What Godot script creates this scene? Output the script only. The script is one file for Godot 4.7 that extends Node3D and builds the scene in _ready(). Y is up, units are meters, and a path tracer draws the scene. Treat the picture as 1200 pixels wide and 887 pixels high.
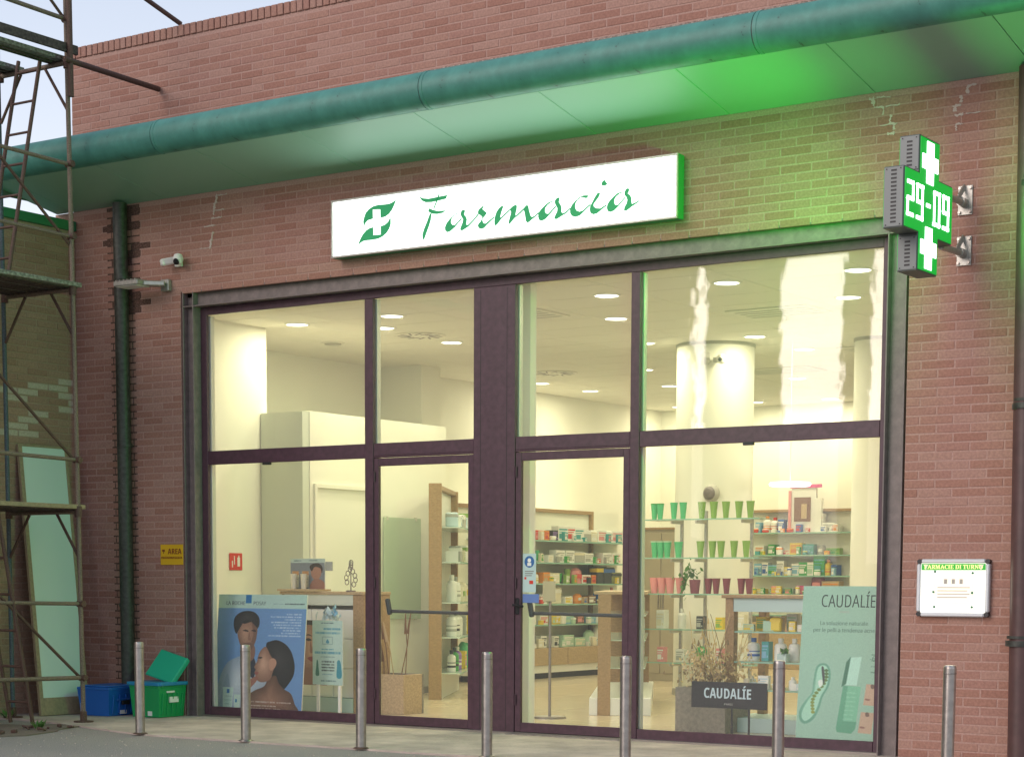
extends Node3D
# A brick shop front at dusk: lit pharmacy behind purple glazing, neon cross, scaffold beside it.

var rng := RandomNumberGenerator.new()
var M := {}
var EYE := Vector3(8.0, 1.2985, 13.5699)


# ---------------------------------------------------------------- mesh builder
class MB:
	var v := PackedVector3Array()
	var n := PackedVector3Array()
	var uv := PackedVector2Array()

	func tri(a: Vector3, b: Vector3, c: Vector3, na: Vector3, nb: Vector3, nc: Vector3) -> void:
		if (b - a).cross(c - a).dot(na + nb + nc) > 0.0:
			v.append_array([a, c, b])
			n.append_array([na, nc, nb])
		else:
			v.append_array([a, b, c])
			n.append_array([na, nb, nc])

	func quad(a: Vector3, b: Vector3, c: Vector3, d: Vector3, nn: Vector3) -> void:
		tri(a, b, c, nn, nn, nn)
		tri(a, c, d, nn, nn, nn)

	func face(a: Vector3, b: Vector3, c: Vector3, d: Vector3, out_from: Vector3) -> void:
		var nn := (b - a).cross(d - a).normalized()
		if nn.dot((a + b + c + d) / 4.0 - out_from) < 0.0:
			nn = -nn
		quad(a, b, c, d, nn)

	func box(lo: Vector3, hi: Vector3, ch := 0.0) -> void:
		xbox(Transform3D(Basis(), (lo + hi) / 2.0), hi - lo, ch)

	func xbox(t: Transform3D, size: Vector3, ch := 0.0) -> void:
		var h := size / 2.0
		var b := t.basis.orthonormalized()
		for ax in 3:
			for s: float in [-1.0, 1.0]:
				var a1 := (ax + 1) % 3
				var a2 := (ax + 2) % 3
				var p: Array[Vector3] = []
				for q: Vector2 in [Vector2(-1, -1), Vector2(1, -1), Vector2(1, 1), Vector2(-1, 1)]:
					var k := Vector3()
					k[ax] = s * h[ax]
					k[a1] = q.x * (h[a1] - ch)
					k[a2] = q.y * (h[a2] - ch)
					p.append(t * k)
				var nn := Vector3()
				nn[ax] = s
				quad(p[0], p[1], p[2], p[3], b * nn)
		if ch <= 0.0:
			return
		for ax in 3:
			var a1 := (ax + 1) % 3
			var a2 := (ax + 2) % 3
			for s1: float in [-1.0, 1.0]:
				for s2: float in [-1.0, 1.0]:
					var p: Array[Vector3] = []
					for q: Vector2 in [Vector2(-1, 0), Vector2(1, 0), Vector2(1, 1), Vector2(-1, 1)]:
						var k := Vector3()
						k[ax] = q.x * (h[ax] - ch)
						k[a1] = s1 * (h[a1] - (0.0 if q.y < 0.5 else ch))
						k[a2] = s2 * (h[a2] - (ch if q.y < 0.5 else 0.0))
						p.append(t * k)
					var nn := Vector3()
					nn[a1] = s1
					nn[a2] = s2
					quad(p[0], p[1], p[2], p[3], (b * nn).normalized())
		for sx: float in [-1.0, 1.0]:
			for sy: float in [-1.0, 1.0]:
				for sz: float in [-1.0, 1.0]:
					var nn := (b * Vector3(sx, sy, sz)).normalized()
					tri(t * Vector3(sx * h.x, sy * (h.y - ch), sz * (h.z - ch)), t * Vector3(sx * (h.x - ch), sy * h.y, sz * (h.z - ch)), t * Vector3(sx * (h.x - ch), sy * (h.y - ch), sz * h.z), nn, nn, nn)

	func cyl(p0: Vector3, p1: Vector3, r0: float, r1 := -1.0, seg := 12, caps := true) -> void:
		if r1 < 0.0:
			r1 = r0
		var d := (p1 - p0).normalized()
		var e := d.cross(Vector3.UP if absf(d.y) < 0.9 else Vector3.RIGHT).normalized()
		var f := d.cross(e)
		for i in seg:
			var a0 := TAU * i / seg
			var a1 := TAU * (i + 1) / seg
			var n0 := e * cos(a0) + f * sin(a0)
			var n1 := e * cos(a1) + f * sin(a1)
			tri(p0 + n0 * r0, p0 + n1 * r0, p1 + n1 * r1, n0, n1, n1)
			tri(p0 + n0 * r0, p1 + n1 * r1, p1 + n0 * r1, n0, n1, n0)
			if caps:
				tri(p0, p0 + n0 * r0, p0 + n1 * r0, -d, -d, -d)
				tri(p1, p1 + n0 * r1, p1 + n1 * r1, d, d, d)

	func tube(pts: Array, r: float, seg := 8) -> void:
		for i in pts.size() - 1:
			cyl(pts[i], pts[i + 1], r, r, seg, true)

	func lathe(profile: Array, t: Transform3D, seg := 16, squash := 1.0) -> void:
		for i in profile.size() - 1:
			var a: Vector2 = profile[i]
			var b: Vector2 = profile[i + 1]
			var nn2 := Vector2(b.y - a.y, a.x - b.x).normalized()
			for k in seg:
				var a0 := TAU * k / seg
				var a1 := TAU * (k + 1) / seg
				var c0 := Vector3(cos(a0), 0, sin(a0) * squash)
				var c1 := Vector3(cos(a1), 0, sin(a1) * squash)
				var p := [t * (c0 * a.x + Vector3.UP * a.y), t * (c1 * a.x + Vector3.UP * a.y), t * (c1 * b.x + Vector3.UP * b.y), t * (c0 * b.x + Vector3.UP * b.y)]
				var m0 := (t.basis * (Vector3(cos(a0), 0, sin(a0)) * nn2.x + Vector3.UP * nn2.y)).normalized()
				var m1 := (t.basis * (Vector3(cos(a1), 0, sin(a1)) * nn2.x + Vector3.UP * nn2.y)).normalized()
				if a.x > 0.00001:
					tri(p[0], p[1], p[2], m0, m1, m1)
				if b.x > 0.00001:
					tri(p[0], p[2], p[3], m0, m1, m0)

	# a flat outline in x-y, thick from z0 to z1
	func prism(poly: PackedVector2Array, z0: float, z1: float, t := Transform3D()) -> void:
		var idx := Geometry2D.triangulate_polygon(poly)
		var b := t.basis
		for i in range(0, idx.size(), 3):
			var a := poly[idx[i]]
			var c := poly[idx[i + 1]]
			var d := poly[idx[i + 2]]
			tri(t * Vector3(a.x, a.y, z1), t * Vector3(c.x, c.y, z1), t * Vector3(d.x, d.y, z1), b.z, b.z, b.z)
			tri(t * Vector3(a.x, a.y, z0), t * Vector3(c.x, c.y, z0), t * Vector3(d.x, d.y, z0), -b.z, -b.z, -b.z)
		var turn := -1.0 if Geometry2D.is_polygon_clockwise(poly) else 1.0
		for i in poly.size():
			var a := poly[i]
			var c := poly[(i + 1) % poly.size()]
			var e := (c - a).normalized()
			var nn := (b * Vector3(e.y * turn, -e.x * turn, 0)).normalized()
			quad(t * Vector3(a.x, a.y, z0), t * Vector3(c.x, c.y, z0), t * Vector3(c.x, c.y, z1), t * Vector3(a.x, a.y, z1), nn)

	func arrays() -> Array:
		var a := []
		a.resize(Mesh.ARRAY_MAX)
		a[Mesh.ARRAY_VERTEX] = v
		a[Mesh.ARRAY_NORMAL] = n
		if uv.size() == v.size():
			a[Mesh.ARRAY_TEX_UV] = uv
		return a

	func mesh() -> ArrayMesh:
		var m := ArrayMesh.new()
		m.add_surface_from_arrays(Mesh.PRIMITIVE_TRIANGLES, arrays())
		return m


# ---------------------------------------------------------------- naming
func thing(called: String, label: String, category: String, at := Vector3.ZERO, turn := 0.0, group := "") -> Node3D:
	var o := Node3D.new()
	o.name = called
	add_child(o, true)
	o.position = at
	o.rotation.y = turn
	tag(o, label, category, group)
	return o


func tag(o: Node3D, label: String, category: String, group := "") -> Node3D:
	o.set_meta("label", label)
	o.set_meta("category", category)
	if group:
		o.set_meta("group", group)
	return o


func put(called: String, mesh: Mesh, mat: Material, parent: Node3D = self) -> MeshInstance3D:
	var o := MeshInstance3D.new()
	o.name = called
	o.mesh = mesh
	if mat:
		o.material_override = mat
	parent.add_child(o, true)
	return o


func obj(called: String, mb: MB, mat: Material, parent: Node3D = self) -> MeshInstance3D:
	return put(called, mb.mesh(), mat, parent)


func boxpart(called: String, lo: Vector3, hi: Vector3, mat: Material, parent: Node3D = self, ch := 0.0) -> MeshInstance3D:
	var mb := MB.new()
	var c := (lo + hi) / 2.0
	mb.box(lo - c, hi - c, ch)
	var o := obj(called, mb, mat, parent)
	o.position = c
	return o


func setting(o: Node3D) -> Node3D:
	o.set_meta("kind", "structure")
	return o


func copy(o: Node3D, at: Vector3, turn := 0.0) -> Node3D:
	var c: Node3D = o.duplicate()
	c.name = o.name
	add_child(c, true)
	c.position = at
	c.rotation.y = turn
	return c


func text(called: String, words: String, size: float, at: Transform3D, mat: Material, parent: Node3D, serif := false, bold := false, depth := 0.002, align := HORIZONTAL_ALIGNMENT_CENTER) -> MeshInstance3D:
	var f := SystemFont.new()
	f.font_names = PackedStringArray(["Droid Serif" if serif else "Droid Sans"])
	f.font_weight = 700 if bold else 400
	var t := TextMesh.new()
	t.text = words
	t.font = f
	t.font_size = 64
	t.pixel_size = size / 46.0
	t.depth = depth
	t.curve_step = 1.0
	t.horizontal_alignment = align
	var o := put(called, t, mat, parent)
	o.transform = at
	return o


# ---------------------------------------------------------------- materials
func lin(r: float, g: float, b: float, a := 1.0) -> Color:
	var c := Color(r, g, b).linear_to_srgb()
	c.a = a
	return c


func noise_tex(seed_: int, freq: float, low: Color, high: Color, octaves := 4, normal := false, size := 512, bump := 3.0) -> NoiseTexture2D:
	var f := FastNoiseLite.new()
	f.seed = seed_
	f.frequency = freq
	f.noise_type = FastNoiseLite.TYPE_SIMPLEX_SMOOTH
	f.fractal_octaves = octaves
	f.fractal_gain = 0.6
	var t := NoiseTexture2D.new()
	t.width = size
	t.height = size
	t.seamless = true
	t.noise = f
	if normal:
		t.as_normal_map = true
		t.bump_strength = bump
	else:
		var g := Gradient.new()
		g.set_color(0, low)
		g.set_color(1, high)
		t.color_ramp = g
	return t


func mat(c: Color, rough := 0.8, metal := 0.0, grain: Texture2D = null, scale := 1.0, bump: Texture2D = null, bump_scale := 0.5) -> StandardMaterial3D:
	var m := StandardMaterial3D.new()
	m.albedo_color = c
	m.roughness = rough
	m.metallic = metal
	if grain or bump:
		m.uv1_triplanar = true
		m.uv1_world_triplanar = true
		m.uv1_scale = Vector3.ONE * scale
	if grain:
		m.albedo_texture = grain
	if bump:
		m.normal_enabled = true
		m.normal_texture = bump
		m.normal_scale = bump_scale
	return m


func glow(c: Color, emit: Color, energy: float) -> StandardMaterial3D:
	var m := mat(c, 0.5)
	m.emission_enabled = true
	m.emission = emit
	m.emission_energy_multiplier = energy
	return m


func make_materials() -> void:
	var g := func(a: float) -> Color: return Color(a, a, a)
	var brick_grain := noise_tex(3, 0.03, g.call(0.82), g.call(1.0), 5)
	var fine_bump := noise_tex(4, 0.08, g.call(0), g.call(1), 4, true)
	var soft := noise_tex(5, 0.012, g.call(0.8), g.call(1.0), 5)
	var blotch := noise_tex(6, 0.016, Color(0.72, 0.74, 0.74), g.call(1.0), 5)
	var wood_grain := noise_tex(8, 0.02, g.call(0.8), g.call(1.0), 4)
	var rust := noise_tex(9, 0.03, Color(0.45, 0.4, 0.38), Color(1.0, 0.98, 0.95), 5)
	var gravel := noise_tex(10, 0.12, g.call(0.55), g.call(1.1), 3)
	M.grain = brick_grain
	M.bump = fine_bump
	var tones := [[0.430, 0.228, 0.180], [0.415, 0.214, 0.166], [0.445, 0.246, 0.196], [0.425, 0.226, 0.184], [0.460, 0.266, 0.218], [0.392, 0.196, 0.152]]
	M.brick = []
	for t in tones:
		M.brick.append(mat(lin(t[0], t[1], t[2] * 0.96), 0.9, 0.0, brick_grain, 2.3))
	M.sooty = mat(lin(0.22, 0.13, 0.108), 0.9, 0.0, rust, 3.1)
	M.side_brick = []  # red-brown brick with some of the green cross light tinted in
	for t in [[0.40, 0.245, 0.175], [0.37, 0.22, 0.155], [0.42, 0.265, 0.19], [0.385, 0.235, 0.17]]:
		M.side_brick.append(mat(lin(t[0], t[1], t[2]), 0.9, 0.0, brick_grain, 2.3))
	M.patch_brick = mat(lin(0.55, 0.47, 0.38), 0.9, 0.0, brick_grain, 2.3)
	M.mortar = mat(lin(0.52, 0.325, 0.27), 0.95, 0.0, brick_grain, 3.0)
	M.mortar_dark = mat(lin(0.21, 0.14, 0.12), 0.95, 0.0, rust, 1.7)
	M.side_mortar = mat(lin(0.44, 0.31, 0.23), 0.95, 0.0, brick_grain, 3.0)  # green cross light tinted into the mortar as well
	M.salt = mat(lin(0.66, 0.57, 0.505), 0.95, 0.0, brick_grain, 9.0)
	M.flashing = mat(lin(0.55, 0.47, 0.42), 0.8, 0.0, rust, 2.0)
	M.steel = mat(lin(0.235, 0.19, 0.18), 0.45, 0.0, soft, 1.4)
	M.purple = mat(lin(0.088, 0.040, 0.060), 0.42, 0.0, soft, 2.0)
	M.alu = mat(lin(0.62, 0.6, 0.52), 0.4, 0.3)
	var worn := noise_tex(6, 0.014, g.call(0.5), g.call(1.0), 6)
	var ramp := Gradient.new()
	ramp.offsets = PackedFloat32Array([0.0, 0.07, 0.13, 0.5, 0.8, 1.0])
	ramp.colors = PackedColorArray([Color(0.42, 0.42, 0.42), Color(0.5, 0.5, 0.5), Color(0.86, 0.87, 0.87), Color(0.92, 0.93, 0.93), Color(1, 1, 1), Color(1.0, 0.97, 0.9)])
	worn.color_ramp = ramp
	M.teal = mat(lin(0.07, 0.255, 0.205), 0.5, 0.0, worn, 0.75)
	M.soffit = mat(lin(0.25, 0.435, 0.335), 0.5)
	M.soffit_gap = mat(lin(0.16, 0.2, 0.17), 0.9)
	M.roof = mat(lin(0.12, 0.13, 0.12), 0.9)
	M.cap_green = mat(lin(0.035, 0.20, 0.09), 0.5)
	M.pipe_dark = mat(lin(0.075, 0.088, 0.080), 0.5, 0.0, rust, 1.0)
	M.pipe_brown = mat(lin(0.105, 0.052, 0.05), 0.45, 0.0, soft, 1.0)
	M.concrete = mat(lin(0.61, 0.50, 0.43), 0.92, 0.0, noise_tex(21, 0.008, g.call(0.78), g.call(1.0), 6), 0.45, fine_bump, 0.5)
	M.asphalt = mat(lin(0.44, 0.40, 0.365), 0.95, 0.0, gravel, 1.6, fine_bump, 1.0)
	M.dirt = mat(lin(0.27, 0.215, 0.17), 1.0, 0.0, gravel, 3.0, fine_bump, 1.0)
	M.inox = mat(lin(0.5, 0.46, 0.43), 0.34, 0.9, soft, 2.0)
	M.inox_dark = mat(lin(0.3, 0.27, 0.25), 0.45, 0.9)
	M.wall = mat(lin(0.83, 0.81, 0.71), 0.85)
	M.wall_green = mat(lin(0.62, 0.65, 0.55), 0.8)
	M.ceiling = mat(lin(0.86, 0.81, 0.70), 0.9, 0.0, noise_tex(31, 0.05, g.call(0.93), g.call(1.0), 3), 2.0)
	M.tile_grid = mat(lin(0.88, 0.85, 0.76), 0.6)
	M.vent = mat(lin(0.45, 0.42, 0.36), 0.6)
	M.dark = mat(lin(0.02, 0.02, 0.022), 0.5)
	M.black = mat(lin(0.012, 0.011, 0.014), 0.35)
	M.floor = mat(lin(0.68, 0.57, 0.40), 0.18)
	M.floor_joint = mat(lin(0.42, 0.35, 0.24), 0.6)
	M.wood = mat(lin(0.47, 0.30, 0.145), 0.55, 0.0, wood_grain, 3.0)
	M.wood_pale = mat(lin(0.60, 0.43, 0.24), 0.55, 0.0, wood_grain, 3.0)
	M.white = mat(lin(0.8, 0.79, 0.74), 0.5)
	M.pale_blue = mat(lin(0.45, 0.58, 0.56), 0.5)
	M.grey_box = mat(lin(0.28, 0.25, 0.2), 0.7, 0.0, wood_grain, 2.0)
	M.tan_box = mat(lin(0.42, 0.36, 0.25), 0.7)
	M.rust = mat(lin(0.19, 0.115, 0.09), 0.75, 0.0, rust, 5.0)
	M.rust_pale = mat(lin(0.34, 0.28, 0.22), 0.75, 0.0, rust, 5.0)
	M.blue_tube = mat(lin(0.12, 0.2, 0.24), 0.6, 0.0, rust, 4.0)
	M.deck = mat(lin(0.42, 0.47, 0.42), 0.6, 0.3, rust, 1.5)
	M.deck_dark = mat(lin(0.13, 0.11, 0.1), 0.8, 0.0, rust, 1.5)
	M.plywood = mat(lin(0.36, 0.28, 0.17), 0.75, 0.0, wood_grain, 2.0)
	M.mint = mat(lin(0.56, 0.68, 0.62), 0.45)  # white board, with the green cross light put into its colour
	M.crate_blue = mat(lin(0.008, 0.10, 0.40), 0.42)
	M.crate_green = mat(lin(0.01, 0.30, 0.09), 0.42)
	M.lid_green = mat(lin(0.015, 0.38, 0.23), 0.42)
	M.lid_blue = mat(lin(0.02, 0.22, 0.42), 0.42)
	M.paper = mat(lin(0.75, 0.74, 0.7), 0.8)
	M.yellow = mat(lin(0.72, 0.42, 0.012), 0.5)
	M.ink = mat(lin(0.06, 0.045, 0.01), 0.7)
	M.ink_red = mat(lin(0.22, 0.05, 0.01), 0.7)
	M.red = mat(lin(0.62, 0.04, 0.02), 0.5)
	M.leaf = mat(lin(0.06, 0.16, 0.03), 0.6)
	M.leaf.backlight_enabled = true
	M.leaf.backlight = lin(0.05, 0.12, 0.02)
	M.straw = mat(lin(0.62, 0.47, 0.24), 0.9)
	M.straw_dark = mat(lin(0.27, 0.2, 0.11), 0.9)
	M.glass = mat(lin(0.9, 0.95, 0.92, 0.03), 0.0)
	M.glass.transparency = BaseMaterial3D.TRANSPARENCY_ALPHA
	M.glass.uv1_triplanar = true
	M.glass.uv1_world_triplanar = true
	M.glass.uv1_scale = Vector3(0.9, 0.35, 0.9)
	M.glass.normal_enabled = true
	M.glass.normal_texture = noise_tex(41, 0.01, g.call(0), g.call(1), 3, true, 512, 1.0)
	M.glass.normal_scale = 0.08
	M.glass.metallic_specular = 0.44
	M.shop_glass = M.glass.duplicate()
	M.shop_glass.metallic_specular = 0.22
	M.shop_glass.normal_enabled = false
	M.shop_glass.uv1_triplanar = false
	M.shelf_glass = mat(lin(0.55, 0.8, 0.65, 0.25), 0.02)
	M.shelf_glass.transparency = BaseMaterial3D.TRANSPARENCY_ALPHA
	M.shelf_frosted = mat(lin(0.62, 0.72, 0.62), 0.15)
	M.shelf_edge = mat(lin(0.3, 0.5, 0.4), 0.2)
	M.green_panel = mat(lin(0.47, 0.55, 0.42), 0.15)
	M.lamp = glow(lin(0.9, 0.9, 0.8), lin(1.0, 0.97, 0.84), 2.6)
	M.sign_face = glow(lin(0.85, 0.9, 0.88), lin(0.93, 1.0, 0.98), 1.0)
	M.sign_green = glow(lin(0.005, 0.2, 0.07), lin(0.0, 0.36, 0.12), 0.3)
	M.notice = glow(lin(0.85, 0.83, 0.75), lin(1.0, 0.97, 0.86), 0.62)
	M.notice_green = glow(lin(0.02, 0.3, 0.03), lin(0.02, 0.5, 0.03), 0.3)
	M.cross_panel = glow(lin(0.01, 0.09, 0.02), lin(0.0, 0.9, 0.08), 0.3)
	M.led = glow(lin(0.8, 0.9, 0.85), lin(0.7, 1.0, 0.8), 2.6)
	M.cross_case = mat(lin(0.1, 0.115, 0.11), 0.5, 0.2)
	M.cross_edge = mat(lin(0.2, 0.215, 0.21), 0.5, 0.1)
	M.galv = mat(lin(0.56, 0.54, 0.5), 0.4, 0.6, soft, 4.0)
	M.silver = mat(lin(0.62, 0.64, 0.66), 0.45, 0.2)
	M.far_brick = mat(lin(0.16, 0.1, 0.075), 0.9, 0.0, brick_grain, 0.4)
	M.far_glass = mat(lin(0.03, 0.035, 0.04), 0.2)


# ---------------------------------------------------------------- printed posters
func fill(img: Image, pts: Array, c: Color) -> void:
	var p := PackedVector2Array()
	for i in range(0, pts.size(), 2):
		p.append(Vector2(pts[i], pts[i + 1]))
	var lo := 1e9
	var hi := -1e9
	for q in p:
		lo = minf(lo, q.y)
		hi = maxf(hi, q.y)
	for y in range(maxi(0, int(lo)), mini(img.get_height() - 1, int(hi)) + 1):
		var xs := []
		for i in p.size():
			var a := p[i]
			var b := p[(i + 1) % p.size()]
			if (a.y <= y + 0.5) != (b.y <= y + 0.5):
				xs.append(a.x + (y + 0.5 - a.y) / (b.y - a.y) * (b.x - a.x))
		xs.sort()
		for k in range(0, xs.size() - 1, 2):
			var x0 := clampi(roundi(xs[k]), 0, img.get_width())
			var x1 := clampi(roundi(xs[k + 1]), 0, img.get_width())
			if x1 > x0:
				img.fill_rect(Rect2i(x0, y, x1 - x0, 1), c)


func smooth_shape(pts: Array, steps := 5) -> Array:
	var out := []
	var k := pts.size() / 2
	for i in k:
		var q := []
		for j in 4:
			var w: int = (i + j - 1 + k) % k
			q.append(Vector2(pts[w * 2], pts[w * 2 + 1]))
		for s in steps:
			var r: Vector2 = q[1].cubic_interpolate(q[2], q[0], q[3], float(s) / steps)
			out.append(r.x)
			out.append(r.y)
	return out


func blob(img: Image, pts: Array, c: Color) -> void:
	fill(img, smooth_shape(pts), c)


# printed tones that run from the rim of a shape to a paler or deeper middle
func tone(img: Image, pts: Array, rim: Color, mid: Color, cx: float, cy: float) -> void:
	for k in 9:
		var f := 1.0 - k / 10.0
		var q := []
		for i in range(0, pts.size(), 2):
			q.append(cx + (pts[i] - cx) * f)
			q.append(cy + (pts[i + 1] - cy) * f)
		blob(img, q, rim.lerp(mid, k / 8.0))


func words_bar(img: Image, x: int, y: int, w: int, h: int, c: Color) -> void:
	# a line of print too small to read: letter-like ticks
	var k := x
	while k < x + w:
		var step := rng.randi_range(3, 6)
		if rng.randf() < 0.86:
			img.fill_rect(Rect2i(k, y + rng.randi_range(0, 2), step - 1, h - rng.randi_range(0, 2)), c)
		k += step + (3 if rng.randf() < 0.15 else 0)


func printed(img: Image) -> StandardMaterial3D:
	# soften like a photograph and give it printing grain
	var w := img.get_width() / 4
	var h := img.get_height() / 4
	img.resize(w / 2, h / 2, Image.INTERPOLATE_LANCZOS)
	img.resize(w, h, Image.INTERPOLATE_CUBIC)
	for y in h:
		for x in w:
			var k := 1.0 + rng.randfn() * 0.035
			var c := img.get_pixel(x, y)
			img.set_pixel(x, y, Color(clampf(c.r * k, 0, 1), clampf(c.g * k, 0, 1), clampf(c.b * k, 0, 1)))
	var m := StandardMaterial3D.new()
	m.albedo_texture = ImageTexture.create_from_image(img)
	m.texture_repeat = false
	m.roughness = 0.5
	return m


func sheet(called: String, w: float, h: float, mt: Material, parent: Node3D, at: Transform3D) -> MeshInstance3D:
	var b := MB.new()
	var q := [Vector3(-w / 2, 0, 0), Vector3(w / 2, 0, 0), Vector3(w / 2, h, 0), Vector3(-w / 2, h, 0)]
	b.quad(q[0], q[1], q[2], q[3], Vector3.BACK)
	for p in b.v:
		b.uv.append(Vector2(p.x / w + 0.5, 1.0 - p.y / h))
	var o := obj(called, b, mt, parent)
	o.transform = at
	return o


func art_couple() -> Image:
	var im := Image.create(1120, 1480, false, Image.FORMAT_RGB8)
	im.fill(Color8(104, 148, 196))
	for y in 1480:
		for b in 5:
			var t := rng.randf()
			im.fill_rect(Rect2i(int(t * 1100), y, rng.randi_range(30, 200), 1), Color8(98 + rng.randi_range(0, 12), 142 + rng.randi_range(0, 12), 190 + rng.randi_range(0, 10)))
	im.fill_rect(Rect2i(0, 0, 1120, 176), Color8(176, 208, 196))
	# the man: coat, shirt, neck, head, hair
	tone(im, [0, 1480, 30, 1240, 70, 1050, 150, 880, 260, 810, 360, 780, 480, 800, 560, 900, 640, 960, 700, 1100, 640, 1280, 500, 1480], Color8(150, 166, 182), Color8(198, 208, 212), 330, 1080)
	blob(im, [80, 1480, 110, 1200, 160, 1010, 200, 1180, 190, 1480], Color8(150, 166, 180))
	blob(im, [330, 820, 400, 770, 480, 790, 520, 900, 500, 1060, 420, 1000, 350, 920], Color8(28, 38, 56))
	blob(im, [330, 640, 480, 640, 500, 780, 440, 860, 370, 800, 330, 740], Color8(132, 96, 78))
	tone(im, [262, 420, 270, 340, 360, 300, 470, 310, 510, 400, 512, 520, 490, 620, 450, 700, 400, 730, 340, 690, 290, 600, 264, 500], Color8(128, 92, 74), Color8(182, 140, 114), 360, 500)
	blob(im, [440, 340, 512, 400, 512, 540, 486, 640, 440, 716, 452, 600, 470, 500], Color8(120, 86, 70))
	tone(im, [230, 470, 210, 380, 224, 290, 290, 230, 380, 210, 470, 226, 530, 290, 540, 380, 516, 430, 500, 370, 440, 345, 350, 372, 290, 350, 270, 420, 256, 500], Color8(18, 17, 20), Color8(46, 42, 44), 370, 290)
	blob(im, [330, 460, 370, 448, 402, 462, 400, 474, 360, 468], Color8(40, 30, 28))
	blob(im, [440, 458, 480, 446, 500, 462, 498, 472, 460, 466], Color8(40, 30, 28))
	blob(im, [415, 470, 432, 540, 440, 572, 405, 574], Color8(140, 100, 82))
	blob(im, [352, 636, 400, 620, 462, 630, 448, 662, 400, 668, 366, 656], Color8(110, 72, 62))
	blob(im, [330, 650, 360, 620, 452, 620, 470, 660, 440, 712, 390, 730, 350, 700], Color8(112, 84, 70))
	blob(im, [366, 644, 405, 634, 446, 642, 405, 658], Color8(140, 82, 74))
	# the woman in profile: hair, neck, shoulder, face
	tone(im, [640, 640, 690, 590, 780, 574, 880, 620, 950, 700, 990, 800, 1010, 900, 1000, 1010, 950, 1110, 880, 1190, 790, 1140, 730, 1020, 690, 880], Color8(14, 14, 18), Color8(48, 44, 48), 800, 780)
	tone(im, [420, 1480, 440, 1300, 520, 1220, 640, 1160, 690, 1060, 780, 1020, 820, 1110, 900, 1190, 980, 1240, 1030, 1360, 1040, 1480], Color8(96, 66, 50), Color8(156, 114, 90), 700, 1330)
	tone(im, [640, 660, 700, 760, 760, 860, 740, 990, 700, 1080, 600, 1110, 530, 1070, 520, 1010, 506, 990, 520, 950, 500, 920, 534, 850, 545, 780, 580, 700], Color8(140, 102, 82), Color8(202, 160, 132), 610, 860)
	blob(im, [690, 830, 740, 800, 780, 840, 770, 910, 720, 960, 690, 920], Color8(188, 142, 116))
	blob(im, [540, 800, 580, 788, 600, 800, 570, 812], Color8(52, 36, 32))
	blob(im, [510, 985, 560, 985, 545, 1015, 518, 1012], Color8(150, 84, 76))
	blob(im, [420, 1120, 520, 1040, 560, 1060, 500, 1150, 430, 1210], Color8(150, 98, 82))
	# two tubes at the foot
	fill(im, [110, 1190, 250, 1190, 240, 1480, 124, 1480], Color8(200, 222, 206))
	im.fill_rect(Rect2i(166, 1216, 32, 50), Color8(30, 110, 170))
	fill(im, [262, 1280, 346, 1280, 340, 1480, 268, 1480], Color8(196, 218, 202))
	im.fill_rect(Rect2i(280, 1340, 20, 40), Color8(30, 110, 170))
	for k in 3:
		words_bar(im, 134, 1300 + k * 50, 90, 8, Color8(130, 160, 150))
	im.fill_rect(Rect2i(352, 6, 72, 104), Color8(16, 110, 170))
	words_bar(im, 700, 112, 130, 10, Color8(130, 160, 160))
	words_bar(im, 850, 108, 240, 16, Color8(60, 76, 84))
	var pale := Color8(196, 216, 232)
	for k in 9:
		words_bar(im, 880 - [0, 200, 30, 190, 160, 150, 40, 60, 220][k], 236 + k * 34, [180, 380, 210, 370, 340, 330, 220, 240, 400][k], 18, pale)
	words_bar(im, 480, 1350, 500, 18, Color8(206, 190, 176))
	words_bar(im, 480, 1400, 320, 16, Color8(206, 190, 176))
	words_bar(im, 480, 1436, 380, 16, Color8(206, 190, 176))
	return im


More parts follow.
